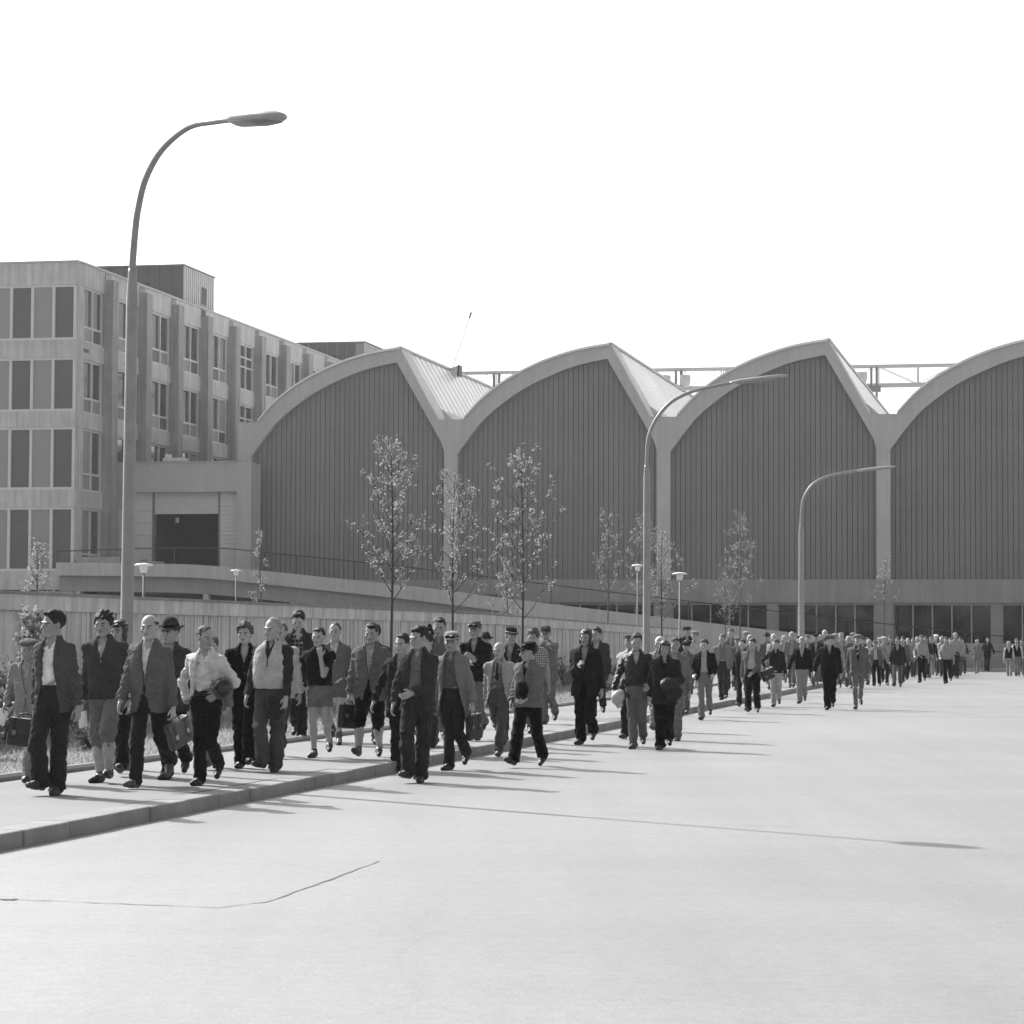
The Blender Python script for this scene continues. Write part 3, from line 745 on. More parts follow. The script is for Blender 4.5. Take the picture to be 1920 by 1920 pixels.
young_tree('dark stemmed sapling between the middle tall lamp and the mushroom lamp', 1242, -13.6, 985, .9, 46, .9, leaf='leaf_far')
young_tree('sapling standing alone before the third gable windows', 1388, -13.6, 955, 1.15, 47, .75, leaf='leaf_far', bark='bark_far')
young_tree('twiggy low sapling just left of the sapling before the third gable', 1360, -17.0, 1075, 1.1, 48, .5, leaf='leaf_far', bark='bark_far')
young_tree('faint sapling in front of the last hall pillar', 1660, -7.5 + 2, 1035, .9, 49, .35, leaf='leaf_far', bark='bark_far', low=.5) if False else None
young_tree('thin leaning sapling before the first gable above the ramp', 492, -20.0, 985, .4, 50, .1, nl=9, lean=-.02, leaf='leaf_far', bark='bark_far', low=.45)
young_tree('small leafy sapling above the wall in front of the office panels', 67, -19.0, 1008, .45, 51, .9, leaf='leaf_far', bark='bark_far')
young_tree('wispy sapling on the lawn behind the young man with the open jacket', 62, -14.2, 1145, .28, 52, .8, leaf='leaf', bark='bark_far', low=.35, size=.06, rt=.014)
young_tree('small bare sapling behind the wall left of the clustered tree', 952, -18.0, 1040, .55, 53, .7, leaf='leaf_far', bark='bark_far')
def far_sapling(label, u, r, vtop, seed):
    Y = r / (DY + (u - 960) / FPX * DX); q = (u - 960) / FPX * Y * DY - Y * DX
    young_tree(label, u, q, vtop, .7, seed, .12, z0=.14, leaf='leaf_far', bark='bark_far', low=.5, size=.08, nl=14)
far_sapling('faint sapling in front of the last hall pillar', 1659, 137.0, 1035, 49)
def shrub(label, u, q, w, h, seed, n=260, leaf='leaf_dark', size=.06):
    Y, r = onq(u, q); rn = random.Random(seed)
    t = thing('shrub', label, 'shrub', W(r, q, .1), group='low shrubs by the lawn')
    st, cr = MB(), MB()
    for i in range(16):
        a = rn.uniform(0, 6.28); L = h * rn.uniform(.55, 1.0); rr = w * rn.uniform(.1, .55)
        e = Vector((rr * math.cos(a), rr * math.sin(a), L)); mid = e * .5 + Vector((0, 0, .1 * L))
        st.tube([(0, 0, 0), mid, e], [.012, .008, .004], 5)
        for _ in range(n // 16):
            k = rn.uniform(.25, 1.05); c = Vector((0, 0, 0)).lerp(mid, k * 2) if k < .5 else mid.lerp(e, k * 2 - 1)
            leaf_quads(cr, c, 4, .07, size, rn)
    st.build('stem', M['bark_far'], t); cr.build('foliage', M[leaf], t)
shrub('large leafy shrub at the wall beside the man in the beret', 8, -14.6, 1.5, 1.25, 1, 520)
shrub('second leafy shrub behind the two leading men', -25, -13.4, 1.2, .9, 2, 300)
shrub('low flowering shrub between the first two men on the lawn', 152, -14.8, .9, .95, 3, 300, 'leaf')
shrub('straggly weed tuft beside the plus fours man', 172, -13.2, .4, .35, 4, 90)
shrub('small shrub at the wall behind the man in the leather cap', 1150, -15.2, 1.3, .7, 5, 220)
shrub('low spreading shrub on the lawn before the dark suited man', 1140, -12.8, 1.6, .45, 6, 220)
shrub('dry shrub at the wall foot behind the man with raised hand', 1060, -15.3, 1.4, 1.0, 7, 180)
rn = random.Random(77); gm = MB()
for _ in range(26000):
    r = 24 + 62 * rn.random() ** 1.5; q = -11.15 - rn.random() ** 1.1 * 4.7
    p = W(r, q, .1); h = rn.uniform(.03, .11) * (1.0 + (q < -14) * .6); a = rn.uniform(0, 6.28); w = .006 + .00012 * r
    dx, dy = math.cos(a) * w, math.sin(a) * w; lx, ly = rn.gauss(0, .5) * h, rn.gauss(0, .5) * h
    gm.add([(p.x - dx, p.y - dy, p.z), (p.x + dx, p.y + dy, p.z), (p.x + lx, p.y + ly, p.z + h)], [(0, 1, 2)])
g = gm.build('grass', M['grass']); tag(g, 'short dry grass on the strip between pavement and wall', 'grass', kind='stuff')
# ------------------------------------------------------------------ people: distance fields on a grid, turned into one closed surface per garment or body
class Grid:
    def __init__(s, lo, hi, h):
        s.h = h; s.lo = np.array(lo, dtype=np.float32) - 2 * h
        n = np.ceil((np.array(hi) + 2 * h - s.lo) / h).astype(int) + 1
        s.ax = [s.lo[i] + h * np.arange(n[i], dtype=np.float32) for i in range(3)]
        s.d = np.ones(n, dtype=np.float32)
    def win(s, lo, hi):
        sl = []
        for i in range(3):
            a = int(np.searchsorted(s.ax[i], lo[i])); b = int(np.searchsorted(s.ax[i], hi[i]))
            sl.append(slice(max(a - 1, 0), max(b + 1, a)))
        return tuple(sl), s.ax[0][sl[0]][:, None, None], s.ax[1][sl[1]][None, :, None], s.ax[2][sl[2]][None, None, :]
    def put(s, fn, lo, hi, k=0.0, sub=False):
        m = k + 3 * s.h
        sl, X, Y, Z = s.win([a - m for a in lo], [a + m for a in hi])
        if s.d[sl].size == 0: return
        dd = fn(X, Y, Z); old = s.d[sl]
        if sub:
            s.d[sl] = np.maximum(old, -dd) if k == 0 else -smin(-old, dd, k)
        else:
            s.d[sl] = np.minimum(old, dd) if k == 0 else smin(old, dd, k)
    def cone(s, a, b, ra, rb, k=0.0, sub=False, cut=None):
        a, b = np.array(a, float), np.array(b, float); r = max(ra, rb)
        ab = b - a; L2 = float(ab @ ab) + 1e-9
        def fn(X, Y, Z):
            px, py, pz = X - a[0], Y - a[1], Z - a[2]
            t = np.clip((px * ab[0] + py * ab[1] + pz * ab[2]) / L2, 0, 1)
            d = np.sqrt((px - t * ab[0]) ** 2 + (py - t * ab[1]) ** 2 + (pz - t * ab[2]) ** 2) - (ra + (rb - ra) * t)
            if cut is not None:
                c, n = cut; d = np.maximum(d, (X - c[0]) * n[0] + (Y - c[1]) * n[1] + (Z - c[2]) * n[2])
            return d
        s.put(fn, np.minimum(a, b) - r, np.maximum(a, b) + r, k, sub)
    def ell(s, c, r, k=0.0, sub=False, F=None, clip=None):
        # F: (origin, 3x3 rotation columns = local axes); c in the local frame
        o, Rm, hs = F if F else (np.zeros(3), np.eye(3), 1.0)
        c = np.array(c, float) * hs; r = tuple(q * hs for q in r); wc = o + Rm @ c; R = max(r)
        def fn(X, Y, Z):
            x, y, z = loc(X, Y, Z, o, Rm)
            u, v, w = (x - c[0]) / r[0], (y - c[1]) / r[1], (z - c[2]) / r[2]
            k0 = np.sqrt(u * u + v * v + w * w); k1 = np.sqrt((u / r[0]) ** 2 + (v / r[1]) ** 2 + (w / r[2]) ** 2) + 1e-6
            d = k0 * (k0 - 1) / k1
            if clip is not None: d = np.maximum(d, clip(x / hs, y / hs, z / hs))
            return d
        s.put(fn, wc - R, wc + R, k, sub)
    def loft(s, zs, rx, ry, cx, cy, k=0.0, e=2.5, off=0.0, clip=None):
        zs = np.array(zs)
        def fn(X, Y, Z):
            a = np.interp(Z.ravel(), zs, rx).reshape(Z.shape) + off; b = np.interp(Z.ravel(), zs, ry).reshape(Z.shape) + off
            ox = np.interp(Z.ravel(), zs, cx).reshape(Z.shape); oy = np.interp(Z.ravel(), zs, cy).reshape(Z.shape)
            q = (np.abs((X - ox) / a) ** e + np.abs((Y - oy) / b) ** e) ** (1 / e)
            d = (q - 1) * np.minimum(a, b)
            d = np.maximum(d, np.maximum(zs[0] - Z, Z - zs[-1]))
            if clip is not None: d = np.maximum(d, clip(X, Y, Z))
            return d
        mx, my = max(rx) + off + .02, max(ry) + off + .02
        s.put(fn, (min(cx) - mx, min(cy) - my, zs[0]), (max(cx) + mx, max(cy) + my, zs[-1]), k)
    def mesh(s):
        d = s.d; ins = d < 0
        if not ins.any(): return np.zeros((0, 3)), np.zeros((0, 4), int)
        c = ins[:-1, :-1, :-1].astype(np.int8)
        tot = c + ins[1:, :-1, :-1] + ins[:-1, 1:, :-1] + ins[:-1, :-1, 1:] + ins[1:, 1:, :-1] + ins[1:, :-1, 1:] + ins[:-1, 1:, 1:] + ins[1:, 1:, 1:]
        act = (tot > 0) & (tot < 8)
        I = np.argwhere(act); n = len(I)
        idx = np.full(act.shape, -1, np.int32); idx[act] = np.arange(n)
        off = np.array([[i, j, k] for i in (0, 1) for j in (0, 1) for k in (0, 1)])
        val = np.stack([d[I[:, 0] + o[0], I[:, 1] + o[1], I[:, 2] + o[2]] for o in off], 1)
        acc = np.zeros((n, 3), np.float32); cnt = np.zeros(n, np.float32)
        for a in range(8):
            for b in range(a + 1, 8):
                if np.abs(off[a] - off[b]).sum() != 1: continue
                m = (val[:, a] < 0) != (val[:, b] < 0)
                t = val[m, a] / (val[m, a] - val[m, b])
                acc[m] += off[a] + t[:, None] * (off[b] - off[a]); cnt[m] += 1
        V = s.lo + s.h * (I + acc / cnt[:, None])
        F = []
        for ax in range(3):
            o1, o2 = [(1, 2), (2, 0), (0, 1)][ax]
            A = ins[tuple(slice(None, -1) if i == ax else slice(1, -1) for i in range(3))]
            B = ins[tuple(slice(1, None) if i == ax else slice(1, -1) for i in range(3))]
            for flip, m in ((False, A & ~B), (True, B & ~A)):
                P = np.argwhere(m)
                if not len(P): continue
                P = P + np.array([0 if i == ax else 1 for i in range(3)])
                e1 = np.eye(3, dtype=int)[o1]; e2 = np.eye(3, dtype=int)[o2]
                q = [P - e1 - e2, P - e2, P, P - e1]
                q = np.stack([idx[p[:, 0], p[:, 1], p[:, 2]] for p in q], 1)
                F.append(q[:, ::-1] if flip else q)
        F = np.concatenate(F); F = F[(F >= 0).all(1)]
        return V, F
def smin(a, b, k):
    h = np.clip(.5 + .5 * (b - a) / k, 0, 1)
    return b * (1 - h) + a * h - k * h * (1 - h)
def loc(X, Y, Z, o, Rm):
    px, py, pz = X - o[0], Y - o[1], Z - o[2]
    return [px * Rm[0, i] + py * Rm[1, i] + pz * Rm[2, i] for i in range(3)]
def rotm(yaw=0, pitch=0, roll=0):
    m = Matrix.Rotation(R_(yaw), 3, 'Z') @ Matrix.Rotation(R_(pitch), 3, 'X') @ Matrix.Rotation(R_(roll), 3, 'Y')
    return np.array(m)
def vnormals(V, F):
    N = np.zeros_like(V, dtype=np.float64)
    fn = np.cross(V[F[:, 2]] - V[F[:, 0]], V[F[:, 3]] - V[F[:, 1]])
    for i in range(4): np.add.at(N, F[:, i], fn)
    return N / (np.linalg.norm(N, axis=1)[:, None] + 1e-12)
def wrinkle(V, F, amp, seed, sc=1.0, aniso=(1, 1, 1), mask=None):
    rn = np.random.RandomState(seed); w = np.zeros(len(V)); P = V * np.array(aniso) * sc
    P = P + .03 * np.sin(P[:, [1, 2, 0]] * 17 + rn.uniform(0, 6, 3))
    for f, wt in ((30, .5), (46, .7), (66, .75), (92, .5), (130, .3)):
        for _ in range(2):
            d = rn.normal(size=3); d /= np.linalg.norm(d)
            ph = P @ d * f + rn.uniform(0, 6.28)
            w += (1 - np.abs(np.sin(ph * .5)) * 2) * wt * .5
    if mask is not None: w = w * mask
    return V + vnormals(V, F) * (amp * w)[:, None]
def obj_np(name, V, F, mats, parent, mi=None):
    me = bpy.data.meshes.new(name)
    me.vertices.add(len(V)); me.vertices.foreach_set("co", np.ascontiguousarray(V, dtype=np.float32).ravel())
    me.loops.add(len(F) * 4); me.loops.foreach_set("vertex_index", np.ascontiguousarray(F, dtype=np.int32).ravel())
    me.polygons.add(len(F)); me.polygons.foreach_set("loop_start", np.arange(0, len(F) * 4, 4, dtype=np.int32))
    for m in mats: me.materials.append(m)
    if mi is not None: me.polygons.foreach_set("material_index", np.ascontiguousarray(mi, dtype=np.int32))
    me.polygons.foreach_set("use_smooth", np.ones(len(F), dtype=bool))
    me.update(calc_edges=True)
    o = bpy.data.objects.new(name, me); COL.objects.link(o)
    if parent: o.parent = parent
    return o

def cloth(g, pat=None, g2=None, rough=0.9):
    key = ("cloth", round(g, 3), pat, g2, rough)
    if key in _mats: return _mats[key]
    g = g * min(.97, .3 + g * 6.5)
    t = NT("cloth_%s" % (pat or "plain")); c = t.coord()
    v = t.rng(t.noise(c, 9, 5, .6), .3, .7, .85, 1.15)
    v = t.math('MULTIPLY', v, t.rng(t.noise(t.coord((1, 1, .4)), 160, 2), .3, .7, .86, 1.14))
    base = t.math('MULTIPLY', v, g)
    if pat in ('check', 'plaid', 'window'):
        x = t.xyz(c); s_ = {'check': .036, 'plaid': .062, 'window': .05}[pat]; duty = {'check': .5, 'plaid': .32, 'window': .16}[pat]
        xa = t.math('ADD', x[0], t.math('MULTIPLY', x[1], .55))
        a = t.math('LESS_THAN', t.math('FRACT', t.math('DIVIDE', xa, s_)), duty)
        b = t.math('LESS_THAN', t.math('FRACT', t.math('DIVIDE', x[2], s_)), duty)
        k = t.math('MULTIPLY', t.math('ADD', a, b), .5)
        base = t.math('ADD', t.math('MULTIPLY', base, t.math('SUBTRACT', 1.0, k)), t.math('MULTIPLY', k, g2))
    if pat == 'knit':
        x = t.xyz(c)
        a = t.math('SINE', t.math('MULTIPLY', x[2], 420)); b = t.rng(t.noise(c, 60, 3), .3, .7, .5, 1.5)
        base = t.math('MULTIPLY', base, t.rng(t.math('MULTIPLY', a, b), -1, 1, .86, 1.12))
    if pat == 'fleck':
        base = t.math('MULTIPLY', base, t.rng(t.noise(c, 190, 2), .35, .65, .7, 1.35))
    t.base(base); t.rough(rough)
    if rough > .6:
        t.p.inputs['Sheen Weight'].default_value = .10; t.p.inputs['Sheen Roughness'].default_value = .35
    t.p.inputs["Specular IOR Level"].default_value = .06 if rough > .6 else .45
    t.bump(t.math('ADD', t.noise(c, 22, 3, .5, 1.2), t.math('MULTIPLY', t.noise(c, 150, 2), .1)), .8, .035)
    _mats[key] = t.m; return t.m
def skin(g=.33):
    key = ("skin", g)
    if key in _mats: return _mats[key]
    t = NT("skin"); c = t.coord()
    t.base(t.math('MULTIPLY', t.rng(t.noise(c, 14, 4), .3, .7, .9, 1.1), g)); t.rough(.5)
    t.p.inputs["Specular IOR Level"].default_value = .35
    _mats[key] = t.m; return t.m
M['eye'] = plain("eye_dark", 0.02, .3); M['brow'] = plain("eyebrow", 0.04, .9); M['lip'] = plain("lip", 0.17, .5)
def hairm(g):
    key = ("hair", g)
    if key in _mats: return _mats[key]
    t = NT("hair"); c = t.coord((1, 1, .35))
    t.base(t.math('MULTIPLY', t.rng(t.noise(c, 70, 4, .7), .3, .7, .5, 1.7), g)); t.rough(.65); t.bump(t.noise(c, 110, 3), .8, .012)
    t.p.inputs["Specular IOR Level"].default_value = .2
    _mats[key] = t.m; return t.m
def leather(g): return cloth(g, None, None, .42)

PH = {  # walking phases: hip swing, knee bend, foot pitch (toe up +) for left then right
    'L1': ((24, 5, 18), (-19, 18, -26)), 'R1': ((-19, 18, -26), (24, 5, 18)),
    'L2': ((15, 9, 5), (-21, 34, -34)), 'R2': ((-21, 34, -34), (15, 9, 5)),
    'Lm': ((3, 4, 0), (2, 52, -30)), 'Rm': ((2, 52, -30), (3, 4, 0)),
    'Lw': ((1, 4, 0), (25, 34, 10)), 'Rw': ((25, 34, 10), (1, 4, 0)), 'st': ((2, 3, 0), (-3, 3, 0))}
ARM = {'hang': (.265, .01, .80), 'fwd': (.25, -.20, .85), 'back': (.27, .18, .84), 'pocket': (.205, -.06, .93), 'belly': (.0, -.21, 1.05), 'chest': (.05, -.215, 1.25),
       'under': (.20, -.2, 1.03), 'hip': (.25, -.10, 1.02), 'mouth': (.02, -.20, 1.50), 'shoulder': (.06, -.19, 1.38), 'bag': (.285, -.03, .79), 'bagb': (.28, .14, .82), 'half': (.22, -.24, 1.0), 'out': (.36, -.08, .9)}
def ik(S_, T, pole, l1, l2):
    d = T - S_; D = np.linalg.norm(d)
    if D > (l1 + l2) * .995: d = d / D * (l1 + l2) * .995; D = np.linalg.norm(d)
    a = (l1 * l1 - l2 * l2 + D * D) / (2 * D); h = math.sqrt(max(l1 * l1 - a * a, 0)); u = d / D
    p = pole - u * (pole @ u); p /= np.linalg.norm(p) + 1e-9
    return S_ + u * a + p * h, S_ + d
JK = dict(  # torso rings: heights, half widths, half depths
    z=[.55, .70, .82, .92, 1.02, 1.12, 1.24, 1.34, 1.42, 1.47, 1.51, 1.545],
    rx=[.222, .212, .202, .193, .184, .182, .192, .200, .190, .145, .092, .072],
    ry=[.175, .165, .150, .140, .132, .132, .138, .136, .116, .092, .076, .068])
def person(label, u, v, top, z0=None, ph='L2', yaw=0, aL='hang', aR='hang', layers=(), leg=('trousers', .06), shoe=.03, hair=('short', .03), hat=None,
           look=0, nod=0, girth=1.0, lean=2, skn=.33, sock=None, hl=None, belt=None, tie=None, group='men walking off shift', pos=None, H=None, goggles=False, collar=None, fast=None, seat=False):
    if z0 is None: z0 = 0.0
    P = Vector(pos) if pos else at(u, v, z0)
    Y = P.y
    if H is None: H = z_at(u, top, Y) - P.z
    if hat and hat[0] in ('fedora', 'flat', 'peak', 'beret', 'helmet', 'knit'): H = H - .03
    H = max(1.5, min(1.98, H)); sc = H / 1.78
    h = min(max(.0066, Y * .00022), .0155) if fast is None else fast
    seed = int(u * 7 + v) % 9973; rs = random.Random(seed)
    yaw += rs.uniform(-6, 6); sway = R_(rs.uniform(-1.8, 1.8)); look += rs.uniform(-7, 7); nod += rs.uniform(4, 11)
    root = thing('person', label, 'person', P, -TH + R_(yaw), group); root.rotation_euler.y = sway
    tl = math.tan(R_(lean))
    def cyf(z): return -(z - .9) * tl
    # ---- skeleton
    phs = PH[ph]; J = {}
    minz = 9
    for sgn, key, (a, k, f) in ((1, 'L', phs[0]), (-1, 'R', phs[1])):
        hip = np.array([.092 * sgn, 0, .93]); aa, kk = R_(a), R_(a - k)
        ab = (.0 if leg[0] in ('shorts', 'knickers') else -.05) * sgn
        knee = hip + .445 * np.array([ab, -math.sin(aa), -math.cos(aa)])
        ank = knee + .405 * np.array([-.035 * sgn, -math.sin(kk), -math.cos(kk)])
        Rf = rotm(9 * sgn, 0, 0) @ np.array(Matrix.Rotation(-R_(f), 3, 'X'))
        for p in ((0, .055, -.085), (0, -.205, -.085), (0, -.1, -.085)): minz = min(minz, (ank + Rf @ np.array(p))[2])
        J[key] = [hip, knee, ank, Rf]
    dz = -minz
    for key in 'LR':
        for i in range(3): J[key][i] = J[key][i] + np.array([0, 0, dz])
    def up(p): return np.array([p[0], p[1] + cyf(p[2]), p[2] + dz])
    A = {}; shz = rs.uniform(-.014, .014); shy = (.035 if phs[0][0] > phs[1][0] else -.035)
    for sgn, key, sp in ((1, 'L', aL), (-1, 'R', aR)):
        t = np.array(ARM[sp] if isinstance(sp, str) else sp, float); t = up(np.array([t[0] * sgn, t[1], t[2]]))
        Sh = up(np.array([.176 * sgn * (1 + (girth - 1) * .5), shy * sgn, 1.402 + shz * sgn]))
        pole = np.array([.55 * sgn, .8, -.25]) if t[2] > 1.0 else np.array([.35 * sgn, 1.0, 0])
        if sp in ('pocket', 'hip', 'under'): pole = np.array([1.0 * sgn, .65, 0])
        if sp == 'mouth': pole = np.array([1.0 * sgn, -.1, -.5])
        el, wr = ik(Sh, t, pole, .295, .262)
        A[key] = [Sh, el, wr]
    # ---- head frame
    HS = 1.07; hc = up(np.array([0, -.03, 1.655])); Rh = rotm(look, nod, rs.uniform(-5, 5)); HF = (hc, Rh, HS)
    zz = lambda l: [x + dz for x in l]
    cyl = [cyf(x) for x in JK['z']]
    def finish(g, name, mats, amp=0.0, aniso=(1, 1, 1), sd=0, mi_fn=None, mask_fn=None, scw=1.0):
        V, F = g.mesh()
        if not len(F): return None
        if amp: V = wrinkle(V, F, amp, seed + sd, scw, aniso, mask_fn(V) if mask_fn else None)
        mi = mi_fn(V, F) if mi_fn else None
        return obj_np(name, V * sc, F, mats, root, mi)
    shorts = leg[0] in ('shorts', 'knickers')
    long_sl = any(l[2] == 'long' for l in layers); thin_torso = .016
    # ---- body: one continuous surface
    pts = [hc + np.array([0, 0, .14]), hc - np.array([.12, .14, 0]), hc + np.array([.12, .12, 0])] + [p for k in 'LR' for p in J[k][:3] + A[k]]
    pts = np.array(pts); lo, hi = pts.min(0) - .17, pts.max(0) + .17; lo[2] = 0; 
    for k in 'LR': lo[2] = min(lo[2], 0)
    g = Grid(lo, hi, h / sc)
    g.loft(zz([.885, .92, 1.02, 1.12, 1.24, 1.34, 1.42, 1.47, 1.5]), [.12 * girth, .14 * girth, .142 * girth, .145 * girth, .16 * girth, .165, .155, .11, .07], [.08 * girth, .09 * girth, .092 * girth, .095 * girth, .105 * girth, .11, .09, .07, .055], [0] * 9, [cyf(x) for x in (.885, .92, 1.02, 1.12, 1.24, 1.34, 1.42, 1.47, 1.5)], .02)
    nk0 = up(np.array([0, .012, 1.46])); g.cone(nk0, hc + Rh @ np.array([0, .02, -.07]), .062, .057, .025)
    E = lambda c, r, k=0, sub=False: g.ell(c, r, k, sub, HF)
    fw, fj, fn_, fc = rs.uniform(.94, 1.07), rs.uniform(.85, 1.25), rs.uniform(.85, 1.35), rs.uniform(.8, 1.25)
    skn = skn * rs.uniform(.82, 1.12); skn = round(skn, 2)
    E((0, .014, .03), (.077, .095, .088), .01); E((0, -.02, -.028), (.064 * fw, .078, .082), .03)
    E((0, -.052, -.088 - .006 * fj), (.034 * fj, .034, .026), .03)
    wpt = lambda c: hc + Rh @ (np.array(c) * HS)
    g.cone(wpt((.036, -.088, .02)), wpt((-.036, -.088, .02)), .011, .011, .014)
    for sx in (1, -1):
        E((sx * .041 * fw, -.07, -.02), (.022 * fc, .02, .02), .02)
        E((sx * .031, -.104, .0), (.019, .02, .0135), .010, True)
        E((sx * .079, .01, -.006), (.011, .02, .033), .006)
        E((sx * .03, -.083, -.001), (.014, .014, .011), .003)
    g.cone(wpt((0, -.093, .008)), wpt((0, -.113 - .006 * fn_, -.024 - .004 * fn_)), .009, .013 * fn_ ** .5, .01)
    g.cone(wpt((.018, -.093, -.0505)), wpt((-.018, -.093, -.0505)), .004, .004, .005, True)
    for sx in (1, -1): g.cone(wpt((sx * .026, -.098, -.034)), wpt((sx * .034, -.088, -.06)), .0035, .003, .006, True)
    E((0, -.098, -.034), (.019, .014, .009), .008)
    g.cone(wpt((.019, -.092, -.06)), wpt((-.019, -.092, -.06)), .0075, .0075, .006)
    hands = {}
    for sgn, key in ((1, 'L'), (-1, 'R')):
        Sh, el, wr = A[key]
        bare = not long_sl
        g.cone(Sh, el, .05 if bare else .042, .04 if bare else .034, .02); g.cone(el, wr, .041 if bare else .034, .029, .015)
        sp = aL if key == 'L' else aR
        f = wr - el; f /= np.linalg.norm(f)
        if sp in ('hang', 'bag', 'fwd', 'back', 'bagb'): f = f * .8 + np.array([0, -.12, -.4]); f /= np.linalg.norm(f)
        if sp in ('belly', 'chest', 'mouth', 'shoulder', 'under', 'half'): nrm = np.array([0, 1.0, .2])
        else: nrm = np.array([-sgn, .25, 0.0])
        nrm = nrm - f * (nrm @ f); nrm /= np.linalg.norm(nrm)
        ac = np.cross(f, nrm)
        # thumb side: forwards for hanging arms, upwards for bent ones
        want = np.array([0, -1, 0.2]) if abs(nrm[0]) > .6 else np.array([0, 0, 1.0])
        if ac @ want < 0: ac = -ac
        hands[key] = wr + f * .095 + nrm * .02
        if sp != 'pocket':
            kn = []
            for i, (o, L) in enumerate(((.030, .072), (.010, .082), (-.011, .076), (-.030, .06))):
                kp = wr + f * .092 + ac * o; kn.append(kp)
                g.cone(wr + ac * o * .6 + f * .01, kp, .0155, .0125, .008)
                if h < .0125:
                    cur = kp; ang = .35 if i == 0 else .45 + .08 * i
                    if sp in ('bag', 'bagb', 'belly', 'chest', 'under', 'mouth', 'shoulder'): ang += .35
                    dirn = f.copy(); tot = ang * .5
                    for sg in range(3):
                        dirn = f * math.cos(tot) + nrm * math.sin(tot) + ac * o * 1.2; dirn /= np.linalg.norm(dirn)
                        nx = cur + dirn * L * (.42, .32, .26)[sg]
                        g.cone(cur, nx, .0098 - .0006 * sg, .0092 - .0007 * sg, .002); cur = nx; tot += ang
                else:
                    g.cone(kp, kp + (f * .8 + nrm * .5) * L * .8, .012, .009, .004)
            th = wr + f * .03 + ac * .03
            t2 = th + (f * .7 + ac * .75 + nrm * .15) * .042; t3 = t2 + (f * .95 + ac * .2 + nrm * .3) * .034
            g.cone(th, t2, .014, .011, .006); g.cone(t2, t3, .0105, .0085, .003)
        hip, knee, ank, Rf = J[key]
        r = (.088, .06, .05) if shorts else (.07, .05, .04)
        g.cone(hip, knee, r[0], r[1], .02); g.cone(knee, ank, r[2], .036, .012)
        if shorts:
            dsh = (ank - knee); g.ell(knee + dsh * .3 + np.array([0, .012, 0]), (.056, .058, .12), .02)
        g.cone(ank, ank + Rf @ np.array([0, -.13, -.055]), .034, .026, .015)
    hcF = hc
    def face_mi(V, F):
        C = V[F].mean(1) - hcF; L = (C @ Rh) / HS; x, y, z = L[:, 0], L[:, 1], L[:, 2]
        mi = np.zeros(len(F), int)
        fr = y < -.06
        mi[fr & (((np.abs(x) - .031) / .0125) ** 2 + ((z + .001) / .0042) ** 2 < 1)] = 1
        mi[fr & (((np.abs(x) - .033) / .021) ** 2 + ((z - .0205 - .1 * (.03 - np.abs(x))) / .0048) ** 2 < 1)] = 2
        mi[fr & ((x / .024) ** 2 + ((z + .06) / .006) ** 2 < 1)] = 3
        return mi
    finish(g, 'body', [skin(skn), M['eye'], M['brow'], M['lip']], mi_fn=face_mi if h < .0125 else None)
    # ---- hair
    hh = max(h * .85, .0058) / sc
    if hair:
        st, hg = hair
        g = Grid(hc - .17, hc + .17, hh)
        zx = {'bald': [.075] * 6, 'receding': [.13, .115, .02, .0, -.05, -.075]}.get(st, [.082, .062, .01, .0, -.05, -.08])
        def clip(x, y, z):
            zl = np.interp(np.ravel(y), [-.13, -.062, -.036, 0, .04, .11], zx).reshape(np.shape(y)) if np.ndim(y) else 0
            return zl - z
        def clip(x, y, z):
            yy = np.broadcast_to(y, np.broadcast(x, y, z).shape)
            base = [.13, .13, -.01, .0, -.05, -.08] if st == 'bald' else zx
            zl = np.interp(yy.ravel(), [-.13, -.062, -.036, 0, .04, .11], base).reshape(yy.shape)
            d = zl + .006 * np.sin(x * 95 + seed) + .004 * np.sin(x * 210 + y * 90) - z
            if st == 'bald': d = np.maximum(d, z - .05)
            return d
        th = {'curly': .028, 'bald': .008, 'receding': .009, 'long': .02}.get(st, .013)
        sb = .008 if st == 'curly' else .016
        g.ell((0, .016 + sb, .036), (.08 + th * .7, .096 + th, .088 + th), 0, False, HF, clip)
        if st == 'quiff':
            for sx in (-1, 0, 1): g.ell((sx * .03 + .004, -.04 + .006 * sx, .108 + .004 * sx), (.028, .036, .022), .014, False, HF)
        if st in ('short', 'side'): g.ell((.012, -.038, .1), (.054, .042, .02), .014, False, HF)
        if st == 'side': g.ell((.03, -.04, .106), (.036, .04, .016), .014, False, HF)
        finish(g, 'hair', [hairm(hg)], .011 if st == 'curly' else .0045, sd=5, scw=1.6 if st == 'curly' else 1.4, aniso=(1, .7, 1))
